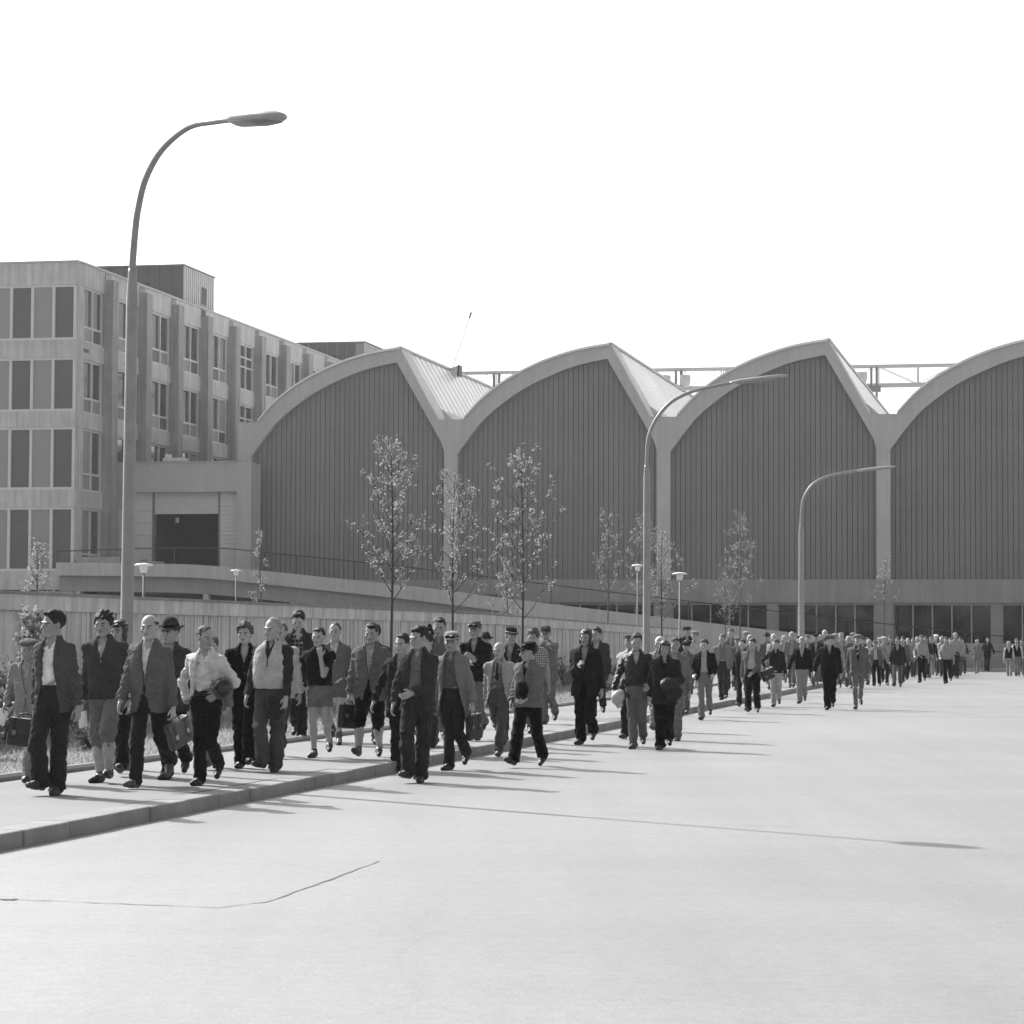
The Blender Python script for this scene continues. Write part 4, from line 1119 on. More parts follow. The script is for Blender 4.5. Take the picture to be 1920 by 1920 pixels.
    # ---- hats and goggles
    if hat:
        kind, hg = hat[0], hat[1]; m = hat[2] if len(hat) > 2 else cloth(hg)
        g = Grid(hc - .24, hc + .24, hh)
        if kind in ('peak', 'ski'):
            g.ell((0, .012, .04), (.094, .112, .092), 0, False, HF, lambda x, y, z: .045 - z + 0 * x + 0 * y)
            g.ell((0, .03, .108), (.088, .09, .03), .02, False, HF)
            g.cone(wpt((.06, -.075, .05)), wpt((-.06, -.075, .05)), .014, .014, .01)
            g.ell((0, -.105, .046), (.068, .062, .009), .01, False, HF)
        elif kind == 'flat':
            g.ell((0, .0, .088), (.105, .128, .042), 0, False, HF); g.ell((0, .012, .04), (.092, .11, .08), .01, False, HF, lambda x, y, z: .05 - z + 0 * x + 0 * y)
            g.ell((0, -.115, .06), (.065, .045, .01), .012, False, HF)
        elif kind == 'beret':
            g.ell((.012, .018, .088), (.115, .125, .04), 0, False, HF); g.ell((0, .012, .04), (.09, .107, .06), .02, False, HF, lambda x, y, z: .055 - z + 0 * x + 0 * y)
            g.ell((.012, .018, .13), (.008, .008, .012), 0, False, HF)
        elif kind == 'knit':
            g.ell((0, .012, .05), (.092, .11, .1), 0, False, HF, lambda x, y, z: .03 - z + 0 * x + 0 * y); g.ell((0, .01, .155), (.03, .03, .024), .008, False, HF)
        elif kind == 'fedora':
            g.ell((0, .01, .06), (.086, .106, .115), 0, False, HF, lambda x, y, z: np.maximum(.05 - z, z - .165 - .0 * y) + 0 * x)
            g.ell((0, .0, .185), (.02, .09, .03), .012, True, HF)
            g.ell((0, .0, .05), (.122, .148, .013), .008, False, HF); g.ell((.112, .02, .06), (.018, .09, .012), .02, False, HF); g.ell((-.112, .02, .06), (.018, .09, .012), .02, False, HF)
        elif kind == 'helmet':      # close leather cap with ear flaps and strap
            def face(x, y, z): return np.minimum(-(y + .048), -(z - .068)) * -1 if False else np.maximum(-.045 - y - 0 * x, -10) - 0 * z
            g.ell((0, .014, .022), (.094, .112, .108), 0, False, HF, lambda x, y, z: np.minimum(.066 - z, -.042 - y) + 0 * x)
            for sx in (1, -1):
                g.ell((sx * .08, -.01, -.045), (.014, .042, .06), .012, False, HF)
                g.cone(wpt((sx * .072, -.02, -.08)), wpt((sx * .03, -.045, -.122)), .009, .008, .004)
            g.cone(wpt((.03, -.045, -.122)), wpt((-.03, -.045, -.122)), .008, .008, .004)
        finish(g, {'peak': 'cap', 'ski': 'cap', 'flat': 'flat_cap', 'beret': 'beret', 'knit': 'knit_cap', 'fedora': 'felt_hat', 'helmet': 'leather_cap'}[kind], [m], .0012, sd=9)
        if kind == 'fedora':
            g = Grid(hc - .24, hc + .24, hh); g.ell((0, .01, .06), (.09, .11, .11), 0, False, HF, lambda x, y, z: np.maximum(.06 - z, z - .085) + 0 * x + 0 * y); finish(g, 'hat_band', [cloth(.015)])
        if kind == 'peak' and len(hat) > 3:
            g = Grid(hc - .24, hc + .24, hh); g.ell((0, .012, .04), (.1, .118, .094), 0, False, HF, lambda x, y, z: np.maximum(.052 - z, z - .068) + 0 * x + 0 * y); finish(g, 'cap_band', [cloth(hat[3])])
    if goggles:
        g = Grid(hc - .24, hc + .24, hh); zg = .078
        for sx in (1, -1): g.ell((sx * .034, -.098, zg), (.034, .022, .022), .004, False, HF)
        g.ell((0, .012, zg), (.099, .117, .1), .004, False, HF, lambda x, y, z: np.maximum(zg - .009 - z, z - zg - .009) + 0 * x + 0 * y)
        finish(g, 'goggles', [leather(.02)])
    # ---- upper clothes
    bare_low = min(l[1] for l in layers) if layers else .9
    for li, (nm, hem, sl, openk, off, mat) in enumerate(layers):
        has_sl = sl is not None
        pts = np.array([up(np.array([0, 0, 1.55])), up(np.array([.25 * girth, .22 * girth, hem])), up(np.array([-.25 * girth, -.22 * girth, hem]))] + ([p for k in 'LR' for p in A[k]] if has_sl else []))
        g = Grid(pts.min(0) - .11, pts.max(0) + .11, h / sc)
        zs = [hem] + [z for z in JK['z'] if z > hem + .03]
        zt = 1.535 if openk in ('shirt',) else 1.53
        zs = [z for z in zs if z < zt] + [zt]
        gx = lambda z: 1 + (girth - 1) * float(np.interp(z, [.8, 1.1, 1.35, 1.46], [.9, 1.15, .5, .1]))
        rx = [float(np.interp(z, JK['z'], JK['rx'])) * gx(z) for z in zs]; ry = [float(np.interp(z, JK['z'], JK['ry'])) * gx(z) ** 1.4 for z in zs]
        if nm == 'blouson' or nm == 'vest' or nm == 'sweater' or nm == 'polo_shirt':
            k_ = [i for i, z in enumerate(zs) if z < hem + .05]
            for i in k_: rx[i] *= .985; ry[i] *= .985
        if nm in ('shirt', 'sweater') and any(l[0] in ('jacket', 'cardigan', 'blouson', 'coat', 'vest') for l in layers[li + 1:]):
            for i, z in enumerate(zs):
                if z < 1.06: rx[i] *= .78; ry[i] *= .74
        belly = [cyf(z) - (girth - 1) * .10 * math.exp(-((z - 1.08) / .16) ** 2) for z in zs]
        g.loft(zz(zs), rx, ry, [0] * len(zs), belly, 0, 2.4, off)
        # openings at the front
        fr_cy = cyf(1.2)
        def slot(w_z, w_w, depth=.0, xo=0.0):
            wz = np.array(w_z) + dz
            def fn(X, Y, Z):
                w = np.interp(Z.ravel(), wz, w_w).reshape(Z.shape)
                return np.maximum(np.abs(X - xo) - w, Y + depth - 0 * Z)
            g.put(fn, (-.4, -.5, hem - .1 + dz), (.4, .0, 1.62 + dz), 0, True)
        def lapel(w_z, w_w, wide, xo=0.0):
            wz = np.array(w_z) + dz; base = g.d.copy()
            sl_, X, Y, Z = g.win((-.4, -.5, 1.1 + dz), (.4, .05, 1.53 + dz))
            w = np.interp(Z.ravel(), wz, w_w).reshape(Z.shape); wd = np.interp(Z.ravel(), [1.12 + dz, 1.32 + dz, 1.36 + dz, 1.365 + dz, 1.5 + dz], [0, wide, wide * 1.1, wide * .75, wide * .8]).reshape(Z.shape)
            pr = np.maximum(np.maximum(np.abs(X - xo) - w - wd, Y + .0), np.maximum(1.12 + dz - Z, Z - 1.5 - dz))
            g.d[sl_] = np.minimum(g.d[sl_], np.maximum(g.d[sl_] - max(.010, h), pr))
        if openk == 'button':        # closed at the waist, V at the chest, cut away below
            zv, wv = [hem, .98, 1.08, 1.12, 1.47, 1.52, 1.6], [.075, .012, .0, .004, .055, .062, .062]
            lapel(zv, wv, .06); slot(zv, wv)
        elif openk == 'open':
            zv, wv = [hem, 1.0, 1.25, 1.45, 1.52, 1.6], [.13, .085, .062, .06, .062, .062]
            lapel(zv, wv, .055); slot(zv, wv)
        elif openk == 'wide':
            zv, wv = [hem, 1.0, 1.25, 1.45, 1.52, 1.6], [.20, .12, .085, .066, .062, .062]
            lapel(zv, wv, .045, .0); slot(zv, wv)
        elif openk == 'zip':
            slot([hem, 1.30, 1.42, 1.52, 1.6], [.0, .004, .038, .055, .055])
        elif openk == 'V':
            slot([hem, 1.22, 1.47, 1.52, 1.6], [.0, .0, .062, .066, .066])
        elif openk == 'shirt':
            slot([hem, 1.41, 1.47, 1.53, 1.6], [.0, .0, .02, .03, .03])
        elif openk == 'crew':
            pass
        if openk in ('shirt', 'zip', 'button', 'open', 'wide') and (collar is None or collar != 'none'):
            # turned down collar round the neck
            wc = {'shirt': (.022, .045), 'zip': (.03, .06), 'button': (.055, .062), 'open': (.055, .062), 'wide': (.06, .066)}[openk]
            nkc = up(np.array([0, .005, 1.5]))
            def fn(X, Y, Z):
                q = np.sqrt((X / 1.0) ** 2 + ((Y - nkc[1]) / .92) ** 2)
                zr_ = Z - dz
                R1 = np.interp(zr_.ravel(), [1.455, 1.5, 1.55], [.115, .086, .07]).reshape(Z.shape) + off * .3
                d = np.abs(q - R1) - max(.007, h * .62)
                tip = np.interp(np.clip((-(Y - nkc[1])) / .1, -1, 1), [-1, .3, 1], [1.505, 1.492, 1.465])
                d = np.maximum(d, np.maximum(tip - zr_, zr_ - 1.552))
                wv_ = np.interp(zr_.ravel(), [1.45, 1.55], [wc[1], wc[0]]).reshape(Z.shape)
                return np.maximum(d, -np.maximum(np.abs(X) - wv_, Y - nkc[1]))
            g.put(fn, nkc - .13, nkc + np.array([.13, .13, .06]), .004)
        if has_sl:
            for sgn, key in ((1, 'L'), (-1, 'R')):
                Sh, el, wr = A[key]
                S0 = up(np.array([.13 * sgn * (1 + (girth - 1) * .5), 0, 1.412]))
                o2 = off * .8
                fat = 1.0 + (girth - 1) * .5
                g.cone(S0, Sh + np.array([.008 * sgn, 0, 0]), .058 * fat + o2, .062 * fat + o2, .035)
                if sl == 'short':
                    cp_ = Sh + (el - Sh) * .62; dn = (el - Sh) / np.linalg.norm(el - Sh)
                    g.cone(Sh, el, .07 * fat + o2, .066 * fat + o2, .03, cut=(cp_, dn))
                else:
                    g.cone(Sh, el, .064 * fat + o2, .056 * fat + o2, .03)
                    dn = (wr - el) / np.linalg.norm(wr - el)
                    frac = .62 if sl == 'rolled' else .99
                    g.cone(el, wr, .057 * fat + o2, .05 + o2, .02, cut=(el + (wr - el) * frac, dn))
        mk = None
        if has_sl:
            def mk(V):
                z = V[:, 2] - dz; arm = np.clip((np.abs(V[:, 0]) - .2) / .04, 0, 1)
                return .35 + .65 * np.maximum(arm, np.clip((1.15 - z) / .2, 0, 1))
        finish(g, nm, [mat], .0105 if nm not in ('vest',) else .004, (.8, .8, 1.3), 11 + li, mask_fn=mk)
    # ---- small things on the front
    if belt is not None:
        g = Grid(up(np.array([-.25, -.25, .98])), up(np.array([.25, .25, 1.06])), min(h, .009) / sc)
        g.loft(zz([1.005, 1.04]), [.176 * girth] * 2, [.128 * girth] * 2, [0, 0], [cyf(1.02)] * 2); finish(g, 'belt', [leather(belt)])
    if tie is not None:
        g = Grid(up(np.array([-.08, -.25, 1.15])), up(np.array([.08, 0, 1.55])), min(h, .009) / sc)
        g.cone(up(np.array([0, -.112, 1.465])), up(np.array([0, -.142, 1.22])), .014, .026); finish(g, 'necktie', [cloth(tie)])
    # ---- trousers, shorts, knickerbockers
    kind, lg = leg[0], leg[1]; lm = leg[2] if len(leg) > 2 else cloth(lg)
    pts = np.array([p for k in 'LR' for p in J[k][:3]] + [np.array([.2 * girth, .18 * girth, 1.06 + dz]), np.array([-.2 * girth, -.18 * girth, 1.06 + dz])])
    g = Grid(pts.min(0) - .14, pts.max(0) + .14, h / sc)
    gz = [.79, .85, .94, 1.02, 1.06]
    tk_ = -.016 if any(l[0] in ('blouson', 'sweater', 'polo_shirt', 'overall', 'jacket', 'cardigan', 'vest') and l[1] < .99 for l in layers) else 0.0
    g.loft(zz(gz), [.16 * girth, .178 * girth, .18 * girth, .168 * girth, .165 * girth], [.115 * girth, .132 * girth, .135 * girth, .125 * girth, .122 * girth], [0] * 5, [cyf(z) - (girth - 1) * .06 for z in gz], .02, off=tk_)
    W_ = {'wide': 1.16, 'trousers': 1.0, 'slim': .86, 'shorts': 1.06, 'knickers': 1.1}[kind]
    for sgn, key in ((1, 'L'), (-1, 'R')):
        hip, knee, ank, Rf = J[key]
        hp = hip + np.array([0, 0, -.02])
        if kind == 'shorts':
            dn = (knee - hip) / np.linalg.norm(knee - hip)
            g.cone(hp, knee, .1, .094, .012, cut=(hip + (knee - hip) * .55, dn))
        elif kind == 'knickers':
            g.cone(hp, knee, .1, .095, .012); dn = (ank - knee) / np.linalg.norm(ank - knee)
            g.cone(knee, knee + (ank - knee) * .3, .098, .066, .012, cut=(knee + (ank - knee) * .34, dn))
        else:
            g.cone(hp, knee, .098 * (.5 + .5 * W_) * (1 + (girth - 1) * .6), .077 * W_, .014)
            dn = (ank - knee) / np.linalg.norm(ank - knee)
            g.cone(knee, ank + dn * .05, .077 * W_, .078 * W_ if kind != 'slim' else .058, .01, cut=(ank + dn * .035, dn))
            if kind != 'slim': g.cone(knee + (ank - knee) * .8 + np.array([0, -.015, 0]), ank + dn * .05 + np.array([0, -.022, 0]), .06 * W_, .07 * W_, .008, cut=(ank + dn * .05, dn))
    def mkt(V):
        z = V[:, 2] - dz
        return (.5 + .6 * np.exp(-((z - .47) / .12) ** 2) + .7 * np.exp(-((z - .12) / .09) ** 2)) * np.clip((.93 - z) / .09, .12, 1)
    finish(g, {'wide': 'trousers', 'slim': 'trousers', 'knickers': 'knickerbockers'}.get(kind, kind), [lm], .0115, (1.0, 1.0, .85), 21, mask_fn=mkt)
    # ---- socks and shoes
    for sgn, key in ((1, 'L'), (-1, 'R')):
        hip, knee, ank, Rf = J[key]
        if sock is not None:
            t0 = knee + (ank - knee) * (.3 if kind == 'knickers' else .78)
            g = Grid(np.minimum(t0, ank) - .1, np.maximum(t0, ank) + .1, h / sc); dn = (ank - knee) / np.linalg.norm(ank - knee)
            if kind == 'knickers':
                g.cone(t0, knee + (ank - knee) * .45, .062, .064); g.cone(knee + (ank - knee) * .45 + np.array([0, .008, 0]), ank, .064, .042, .02)
            else: g.cone(t0, ank, .047, .044)
            finish(g, 'sock', [cloth(sock, 'knit')], .001, sd=31)
        F_ = (ank, Rf); c = lambda p: ank + Rf @ np.array(p)
        g = Grid(c((0, -.09, -.04)) - .2, c((0, -.09, -.04)) + .2, max(h * .9, .006) / sc)
        n = Rf @ np.array([0, 0, -1.0]); cut = (c((0, 0, -.085)), n)
        g.cone(c((0, .025, -.045)), c((0, -.09, -.048)), .043, .046, .02, cut=cut)
        g.cone(c((0, -.09, -.05)), c((.004 * sgn, -.175, -.058)), .046, .034, .02, cut=cut)
        g.cone(c((0, .015, -.03)), c((0, .0, .015)), .045, .045, .015)
        finish(g, 'shoe', [leather(shoe) if not isinstance(shoe, bpy.types.Material) else shoe], .0008, sd=41)
    wm = Matrix.Translation(P) @ Matrix.Rotation(-TH + R_(yaw), 4, 'Z') @ Matrix.Rotation(sway, 4, 'Y')
    return {k: wm @ Vector((p * sc).tolist()) for k, p in hands.items()} | {'M': wm, 'sc': sc, 'dz': dz, 'root': root, 'rz': -TH + R_(yaw)}

# ------------------------------------------------------------------ carried things
def briefcase(label, hand, rz, w=.38, hgt=.29, d=.1, g=.05, tilt=0, buckles=False, name='briefcase', group=None):
    t = thing(name, label, 'bag', hand, 0, group)
    t.rotation_euler = (0, R_(tilt), rz)
    m = leather(g)
    MB().box(-w / 2, w / 2, -d / 2, d / 2, -hgt - .055, -.055).build('case', m, t, bevel=.02)
    MB().add([(-w / 2 + .004, -d / 2 - .008, -.05), (w / 2 - .004, -d / 2 - .008, -.05), (w / 2 - .004, -d / 2 - .006, -.2), (-w / 2 + .004, -d / 2 - .006, -.2), (-w / 2 + .004, d / 2, -.046), (w / 2 - .004, d / 2, -.046)],
             [(0, 3, 2, 1), (0, 1, 5, 4)]).build('flap', leather(g * 1.25), t)
    MB().tube([(-.07, 0, -.055), (-.055, 0, -.01), (0, 0, .0), (.055, 0, -.01), (.07, 0, -.055)], .008, 8).build('handle', m, t, smooth=True)
    for x in (-w * .28, w * .28):
        MB().box(x - .016, x + .016, -d / 2 - .014, -d / 2 - .009, -.25, -.06).build('strap', leather(g * .7), t)
        MB().box(x - .018, x + .018, -d / 2 - .019, -d / 2 - .0145, -.215, -.17).build('buckle', M['galv'] if buckles else M['galv_dark'], t)
    return t
def crash_helmet(label, loc_, rz, g=.012, r=.125, rough=.15, rot=(0, 0)):
    t = thing('crash_helmet', label, 'helmet', loc_, 0)
    t.rotation_euler = (R_(rot[0]), R_(rot[1]), rz)
    key = 'shell_%s_%s' % (g, rough)
    m = plain(key, g, rough, .05, spec=.6)
    prof = [(r * math.cos(a), r * .95 * math.sin(a)) for a in [i * math.pi / 2 / 9 for i in range(9)]]
    MB().lathe(prof + [(.003, r * .95)], 22).build('shell', m, t, smooth=True)
    MB().lathe([(r * 1.01, -.012), (r * 1.035, -.004), (r * 1.01, .01)], 22).build('rim', plain('rim_rubber', .1, .5), t, smooth=True)
    lt = MB()
    for sx in (1, -1): lt.add([(sx * r * .95, -.05, 0), (sx * r * .95, .06, 0), (sx * r * .8, .04, -.13), (sx * r * .8, -.03, -.13), (sx * r * .86, -.05, 0), (sx * r * .86, .06, 0), (sx * r * .74, .04, -.13), (sx * r * .74, -.03, -.13)], [(0, 1, 2, 3), (4, 7, 6, 5), (0, 3, 7, 4), (1, 5, 6, 2), (2, 6, 7, 3)])
    lt.build('ear_flaps', leather(.03), t)
    MB().add([(-.07, -r * .98, .02), (.07, -r * .98, .02), (.055, -r * 1.35, -.0), (-.055, -r * 1.35, -.0), (-.07, -r * .98, .03), (.07, -r * .98, .03), (.055, -r * 1.35, .008), (-.055, -r * 1.35, .008)],
             [(0, 3, 2, 1), (4, 5, 6, 7), (2, 3, 7, 6), (1, 2, 6, 5), (3, 0, 4, 7)]).build('peak', m, t)
    return t
def soft_bundle(name, label, cat, loc_, rz, size, mat, seed=1, amp=.02):
    t = thing(name, label, cat, loc_, rz)
    g = Grid([-max(size) - .05] * 3, [max(size) + .05] * 3, .009)
    g.ell((0, 0, 0), size); rn = random.Random(seed)
    for _ in range(5):
        g.ell((rn.uniform(-.6, .6) * size[0], rn.uniform(-.6, .6) * size[1], rn.uniform(-.6, .6) * size[2]), tuple(x * rn.uniform(.4, .7) for x in size), .02)
    V, F = g.mesh(); V = wrinkle(V, F, amp * .4, seed, 1.3)
    obj_np('folded_cloth', V, F, [mat], t)
    MB().tube([(-size[0] * .8, 0, size[2] * .75), (0, -size[1] * .2, size[2] * 1.12), (size[0] * .8, 0, size[2] * .75)], .006, 6).build('drawstring', leather(.03), t)
    return t
def paper(label, loc_, rz, w=.12, hgt=.2, g=.75, tilt=(10, 15)):
    t = thing('folded_paper', label, 'paper', loc_, 0); t.rotation_euler = (R_(tilt[0]), R_(tilt[1]), rz)
    MB().add([(-w / 2, 0, 0), (w / 2, -.01, 0), (w / 2, -.012, -hgt), (-w / 2, 0, -hgt), (-w / 2, .006, 0), (w / 2, .002, 0), (w / 2, .0, -hgt), (-w / 2, .006, -hgt)],
             [(0, 3, 2, 1), (4, 5, 6, 7), (0, 1, 5, 4), (1, 2, 6, 5), (2, 3, 7, 6), (3, 0, 4, 7)]).build('sheet', plain('white_paper', g, .8), t)
    MB().add([(-w / 2 + .004, -.012, -.004), (w / 2 - .01, -.02, -.01), (w / 2 - .02, -.024, -hgt * .8), (-w / 2 + .01, -.014, -hgt * .85), (-w / 2 + .004, -.01, -.004), (w / 2 - .01, -.018, -.01), (w / 2 - .02, -.022, -hgt * .8), (-w / 2 + .01, -.012, -hgt * .85)],
             [(0, 3, 2, 1), (4, 5, 6, 7), (0, 1, 5, 4), (1, 2, 6, 5), (2, 3, 7, 6), (3, 0, 4, 7)]).build('fold', plain('white_paper', g, .8), t)
    return t
# ------------------------------------------------------------------ the crowd; layers are (name, hem height, sleeves, opening, ease, material)
Z1 = .13                                       # top of the pavement
def shirt(g, pat=None, g2=None, sl=None, hem=.9, op='shirt'): return ('shirt', hem, sl, op, -.012, cloth(g, pat, g2))
def jacket(g, op='open', hem=.79, pat=None, g2=None, off=.006): return ('jacket', hem, 'long', op, off, cloth(g, pat, g2))
def coat(g, op='button', hem=.56, off=.014): return ('coat', hem, 'long', op, off, cloth(g))
def blouson(g, op='zip', hem=.93, mat=None, off=.004): return ('blouson', hem, 'long', op, off, mat or cloth(g))
def sweater(g, op='V', hem=.95, sl='long', pat='knit'): return ('sweater', hem, sl, op, -.004, cloth(g, pat))
NEAR = not globals().get('SKIP_PEOPLE', False)
# --- leading group
p = person('young man with dark quiff leading the crowd in open dark jacket and white shirt', 97, 1490, 1147, Z1, 'Lw', -4, 'hang', 'bagb',
           [shirt(.85), jacket(.085, 'open', .8, 'fleck')], ('wide', .045), .05, ('quiff', .015), look=-22, nod=2, lean=3)
briefcase('dark briefcase hanging behind the leg of the young leading man', p['R'] + Vector((-.11, .05, -.0)), -TH + .2, .31, .27, .07, .04, 6)
p = person('older man in light grey coat and beret, mostly hidden at the far left', 52, 1467, 1196, Z1, 'L2', 0, 'hang', (.30, -.06, .98),
           [shirt(.4), jacket(.26, 'button', .72)], ('trousers', .24), .03, ('short', .1), ('beret', .12), look=10, lean=9)
paper('white folded paper in the hand of the man in the beret', p['R'] + Vector((0, -.03, .0)), -TH, .11, .17, .75, (20, 30))
p = person('curly haired man in dark flecked zip jacket, plus fours and pale long socks', 200, 1467, 1149, Z1, 'Rw', 4, 'hang', 'hang',
           [shirt(.5), blouson(.05, 'zip', .86, cloth(.07, 'fleck'))], ('knickers', .15, cloth(.17, 'fleck')), .02, ('curly', .02), look=2, nod=3, sock=.46)
paper('white paper held low beside the pale socks', p['R'] + Vector((-.02, -.03, -.02)), -TH, .1, .17, .7, (-15, -12))
person('man in leather cap with flaps and long grey coat, behind the bald man', 229, 1453, 1156, Z1, 'L1', 8, 'hang', 'hang', [shirt(.2), coat(.13, 'button', .5)],
       ('trousers', .03), .03, ('short', .03), ('helmet', .05, leather(.05)), look=-14, goggles=True)
p = person('bald fringed man in buttoned grey jacket with white V of shirt and brown bag', 275, 1477, 1152, Z1, 'R2', -6, 'bag', 'fwd',
           [shirt(.85), jacket(.12, 'button', .78, 'fleck')], ('trousers', .04), .09, ('bald', .03), look=4, girth=1.06)
briefcase('worn brown satchel with bright buckles in the bald man hand', p['L'] + Vector((.02, 0, 0)), -TH + 1.15, .31, .27, .08, .085, -24, True)
person('man in dark felt hat and glasses, half hidden behind the bald man', 324, 1461, 1160, Z1, 'Rm', -4, 'hang', 'hang', [shirt(.4), jacket(.07, 'button', .76)],
       ('trousers', .035), .03, ('short', .05), ('fedora', .06), look=-12)
p = person('man in white shirt and pale cardigan glancing aside, dark helmet under his arm', 385, 1472, 1176, Z1, 'Rm', 2, 'under', 'pocket',
           [shirt(.8, sl=None, hem=.96, op='shirt'), ('cardigan', .98, 'long', 'wide', .004, cloth(.62, 'knit'))], ('trousers', .028), .03, ('receding', .06), look=48, nod=4, belt=.012)
crash_helmet('shiny black crash helmet tucked under the cardigan man arm', p['M'] @ Vector((.235, -.17, 1.10 * p['sc'])), p['rz'] + .5, .012, .108, .12, (60, 55))
person('man hidden behind the cardigan man, only pale trouser legs showing', 392, 1441, 1192, Z1, 'L1', 0, 'hang', 'hang', [shirt(.3), jacket(.2, 'button')], ('trousers', .2), .03, ('short', .06))
person('curly haired man in black zip jacket and black trousers with one leg crossing', 460, 1440, 1170, Z1, 'Rw', 6, 'hang', 'back',
       [shirt(.38), blouson(.02, 'zip', .9, cloth(.018))], ('wide', .018), .03, ('curly', .07), look=-4, lean=4)
p = person('stout grey haired man in pale zip vest over dark sleeves', 508, 1447, 1161, Z1, 'Lw', -2, 'fwd', 'fwd',
           [('shirt', .9, 'long', 'shirt', .0, cloth(.05)), ('vest', .965, None, 'zip', .012, cloth(.46, 'knit'))], ('wide', .088), .03, ('receding', .25), look=-12, girth=1.2, belt=.02)
t = soft_bundle('cloth_bag', 'dark limp cloth bag held by the stout man in the vest', 'bag', p['L'] + Vector((-.10, .02, -.04)), p['rz'], (.115, .05, .14), cloth(.05), 3)
person('man with pale jacket on his shoulders, hidden behind the stout man', 524, 1420, 1166, Z1, 'L1', 0, 'hang', 'hang', [shirt(.6), jacket(.5, 'button')], ('trousers', .06), .03, ('receding', .1))
p = person('tall young man on the lawn edge looking down, dark jacket over plaid shirt', 558, 1388, 1147, Z1, 'Lm', 14, 'hang', 'half',
           [shirt(.05, 'plaid', .22), jacket(.045, 'wide', .85)], ('trousers', .035), .03, ('quiff', .02), look=-8, nod=24)
paper('crumpled white gloves in the hand of the tall young man', p['R'] + Vector((.03, -.05, .05)), -TH, .14, .12, .7, (50, 60))
p = person('bare legged man in black polo shirt and grey shorts, fist at his shoulder', 600, 1420, 1178, Z1, 'Rm', 0, 'shoulder', 'hip',
           [('polo_shirt', .98, 'short', 'shirt', .0, cloth(.022))], ('shorts', .17), .04, ('short', .03), look=-10, nod=2, sock=None)
person('man in grey V neck pullover and grey shorts behind the polo shirt man', 626, 1396, 1169, Z1, 'Lm', 0, 'hang', 'hang',
       [shirt(.55), sweater(.13, 'V', .86)], ('shorts', .13), .06, ('receding', .06), look=-6, sock=.12)
p = person('man in grey blazer, plaid shirt, black breeches and pale stockings', 690, 1421, 1167, Z1, 'R1', 2, 'hang', 'bag',
           [shirt(.42, 'window', .75), jacket(.13, 'button', .77, off=.012)], ('knickers', .014), .05, ('side', .02), look=-6, sock=.42, girth=1.05)
briefcase('black bulging bag carried by the man in the blazer', p['R'] + Vector((-.01, .0, 0)), -TH + .9, .24, .3, .12, .03, 4)
person('dark haired man almost hidden behind the blazer man', 704, 1396, 1171, Z1, 'L2', 0, 'hang', 'hang', [shirt(.3), jacket(.05)], ('trousers', .06), .02, ('side', .015), look=-30)
# --- middle group stepping off the kerb
p = person('dark suited man in grey pullover, hand at his belly, stepping on the road', 780, 1467, 1176, 0, 'Lw', -4, (-.01, -.205, 1.02), 'fwd',
           [sweater(.17, 'shirt', .95, None, None), jacket(.058, 'open', .8, off=.01)], ('wide', .05), .04, ('side', .015), look=-26, nod=4)
person('man in long dark coat hidden behind the dark suited man, one hand showing', 752, 1447, 1190, 0, 'Rm', 0, 'hang', 'out', [shirt(.3), jacket(.035, 'button', .7)], ('trousers', .03), .03, ('short', .02), look=-10)
person('curly haired youth looking over the shoulder of the dark suited man', 806, 1418, 1186, 0, 'L1', 0, 'hang', 'hang', [shirt(.5), jacket(.06)], ('trousers', .05), .03, ('curly', .03), look=-16)
person('man in black knit cap behind the dark suited man', 800, 1385, 1171, Z1, 'R1', 0, 'hang', 'hang', [shirt(.2), jacket(.05, 'button')], ('trousers', .06), .03, ('short', .03), ('knit', .015))
person('tall dark haired man in open grey work shirt behind the goggled man', 822, 1398, 1160, Z1, 'Rm', 4, 'hang', 'hang', [('shirt', .84, 'long', 'shirt', .0, cloth(.14))], ('trousers', .14), .03, ('side', .02), look=4, nod=6)
p = person('man in peaked cap with goggles and grey sweater under open pale coat', 852, 1444, 1187, 0, 'Rm', -2, 'bag', 'hang',
           [sweater(.12, 'shirt', .96, None), jacket(.20, 'wide', .70, off=.012)], ('trousers', .045), .04, ('short', .1), ('ski', .3), look=4, goggles=True, skn=.3)
briefcase('flat black bag seen edge on beside the pale coat', p['L'] + Vector((.01, 0, 0)), -TH + 1.25, .3, .3, .07, .03, -8)
p = person('smiling man in goggled cap and dark zip jacket with hands together', 896, 1388, 1165, Z1, 'L2', 0, (.03, -.22, 1.24), (.02, -.21, 1.18),
           [shirt(.3), blouson(.028, 'zip', .88, cloth(.026))], ('trousers', .15), .03, ('short', .05), ('ski', .12), look=2, goggles=True)
person('man in soft hat just visible behind the smiling goggled man', 913, 1366, 1184, Z1, 'R1', 0, 'hang', 'hang', [shirt(.3), jacket(.08)], ('trousers', .1), .03, ('short', .05), ('fedora', .05))
person('short bald man in pale open jacket with tie and knitted waistcoat', 934, 1418, 1204, 0, 'L2', -6, 'hang', 'back',
       [shirt(.3), sweater(.13, 'V', .95, None), jacket(.32, 'wide', .76, off=.008)], ('trousers', .09), .03, ('bald', .12), look=-8, tie=.03)
person('man in dark cap with pale band looking aside, behind the bald waistcoat man', 957, 1385, 1173, Z1, 'R2', 0, 'hang', 'hang', [shirt(.3), jacket(.04, 'button')], ('trousers', .07), .03, ('short', .03), ('peak', .03, cloth(.03), .4), look=32)
p = person('man in black cap and grey zip jacket with dark collar, striding in black trousers', 988, 1438, 1203, 0, 'R1', -14, (.06, -.2, 1.0), (.24, -.05, .95),
           [shirt(.02), ('jacket', .86, 'long', 'zip', .016, cloth(.15))], ('wide', .012), .03, ('short', .015), ('ski', .012), look=-46, nod=2, girth=1.05)
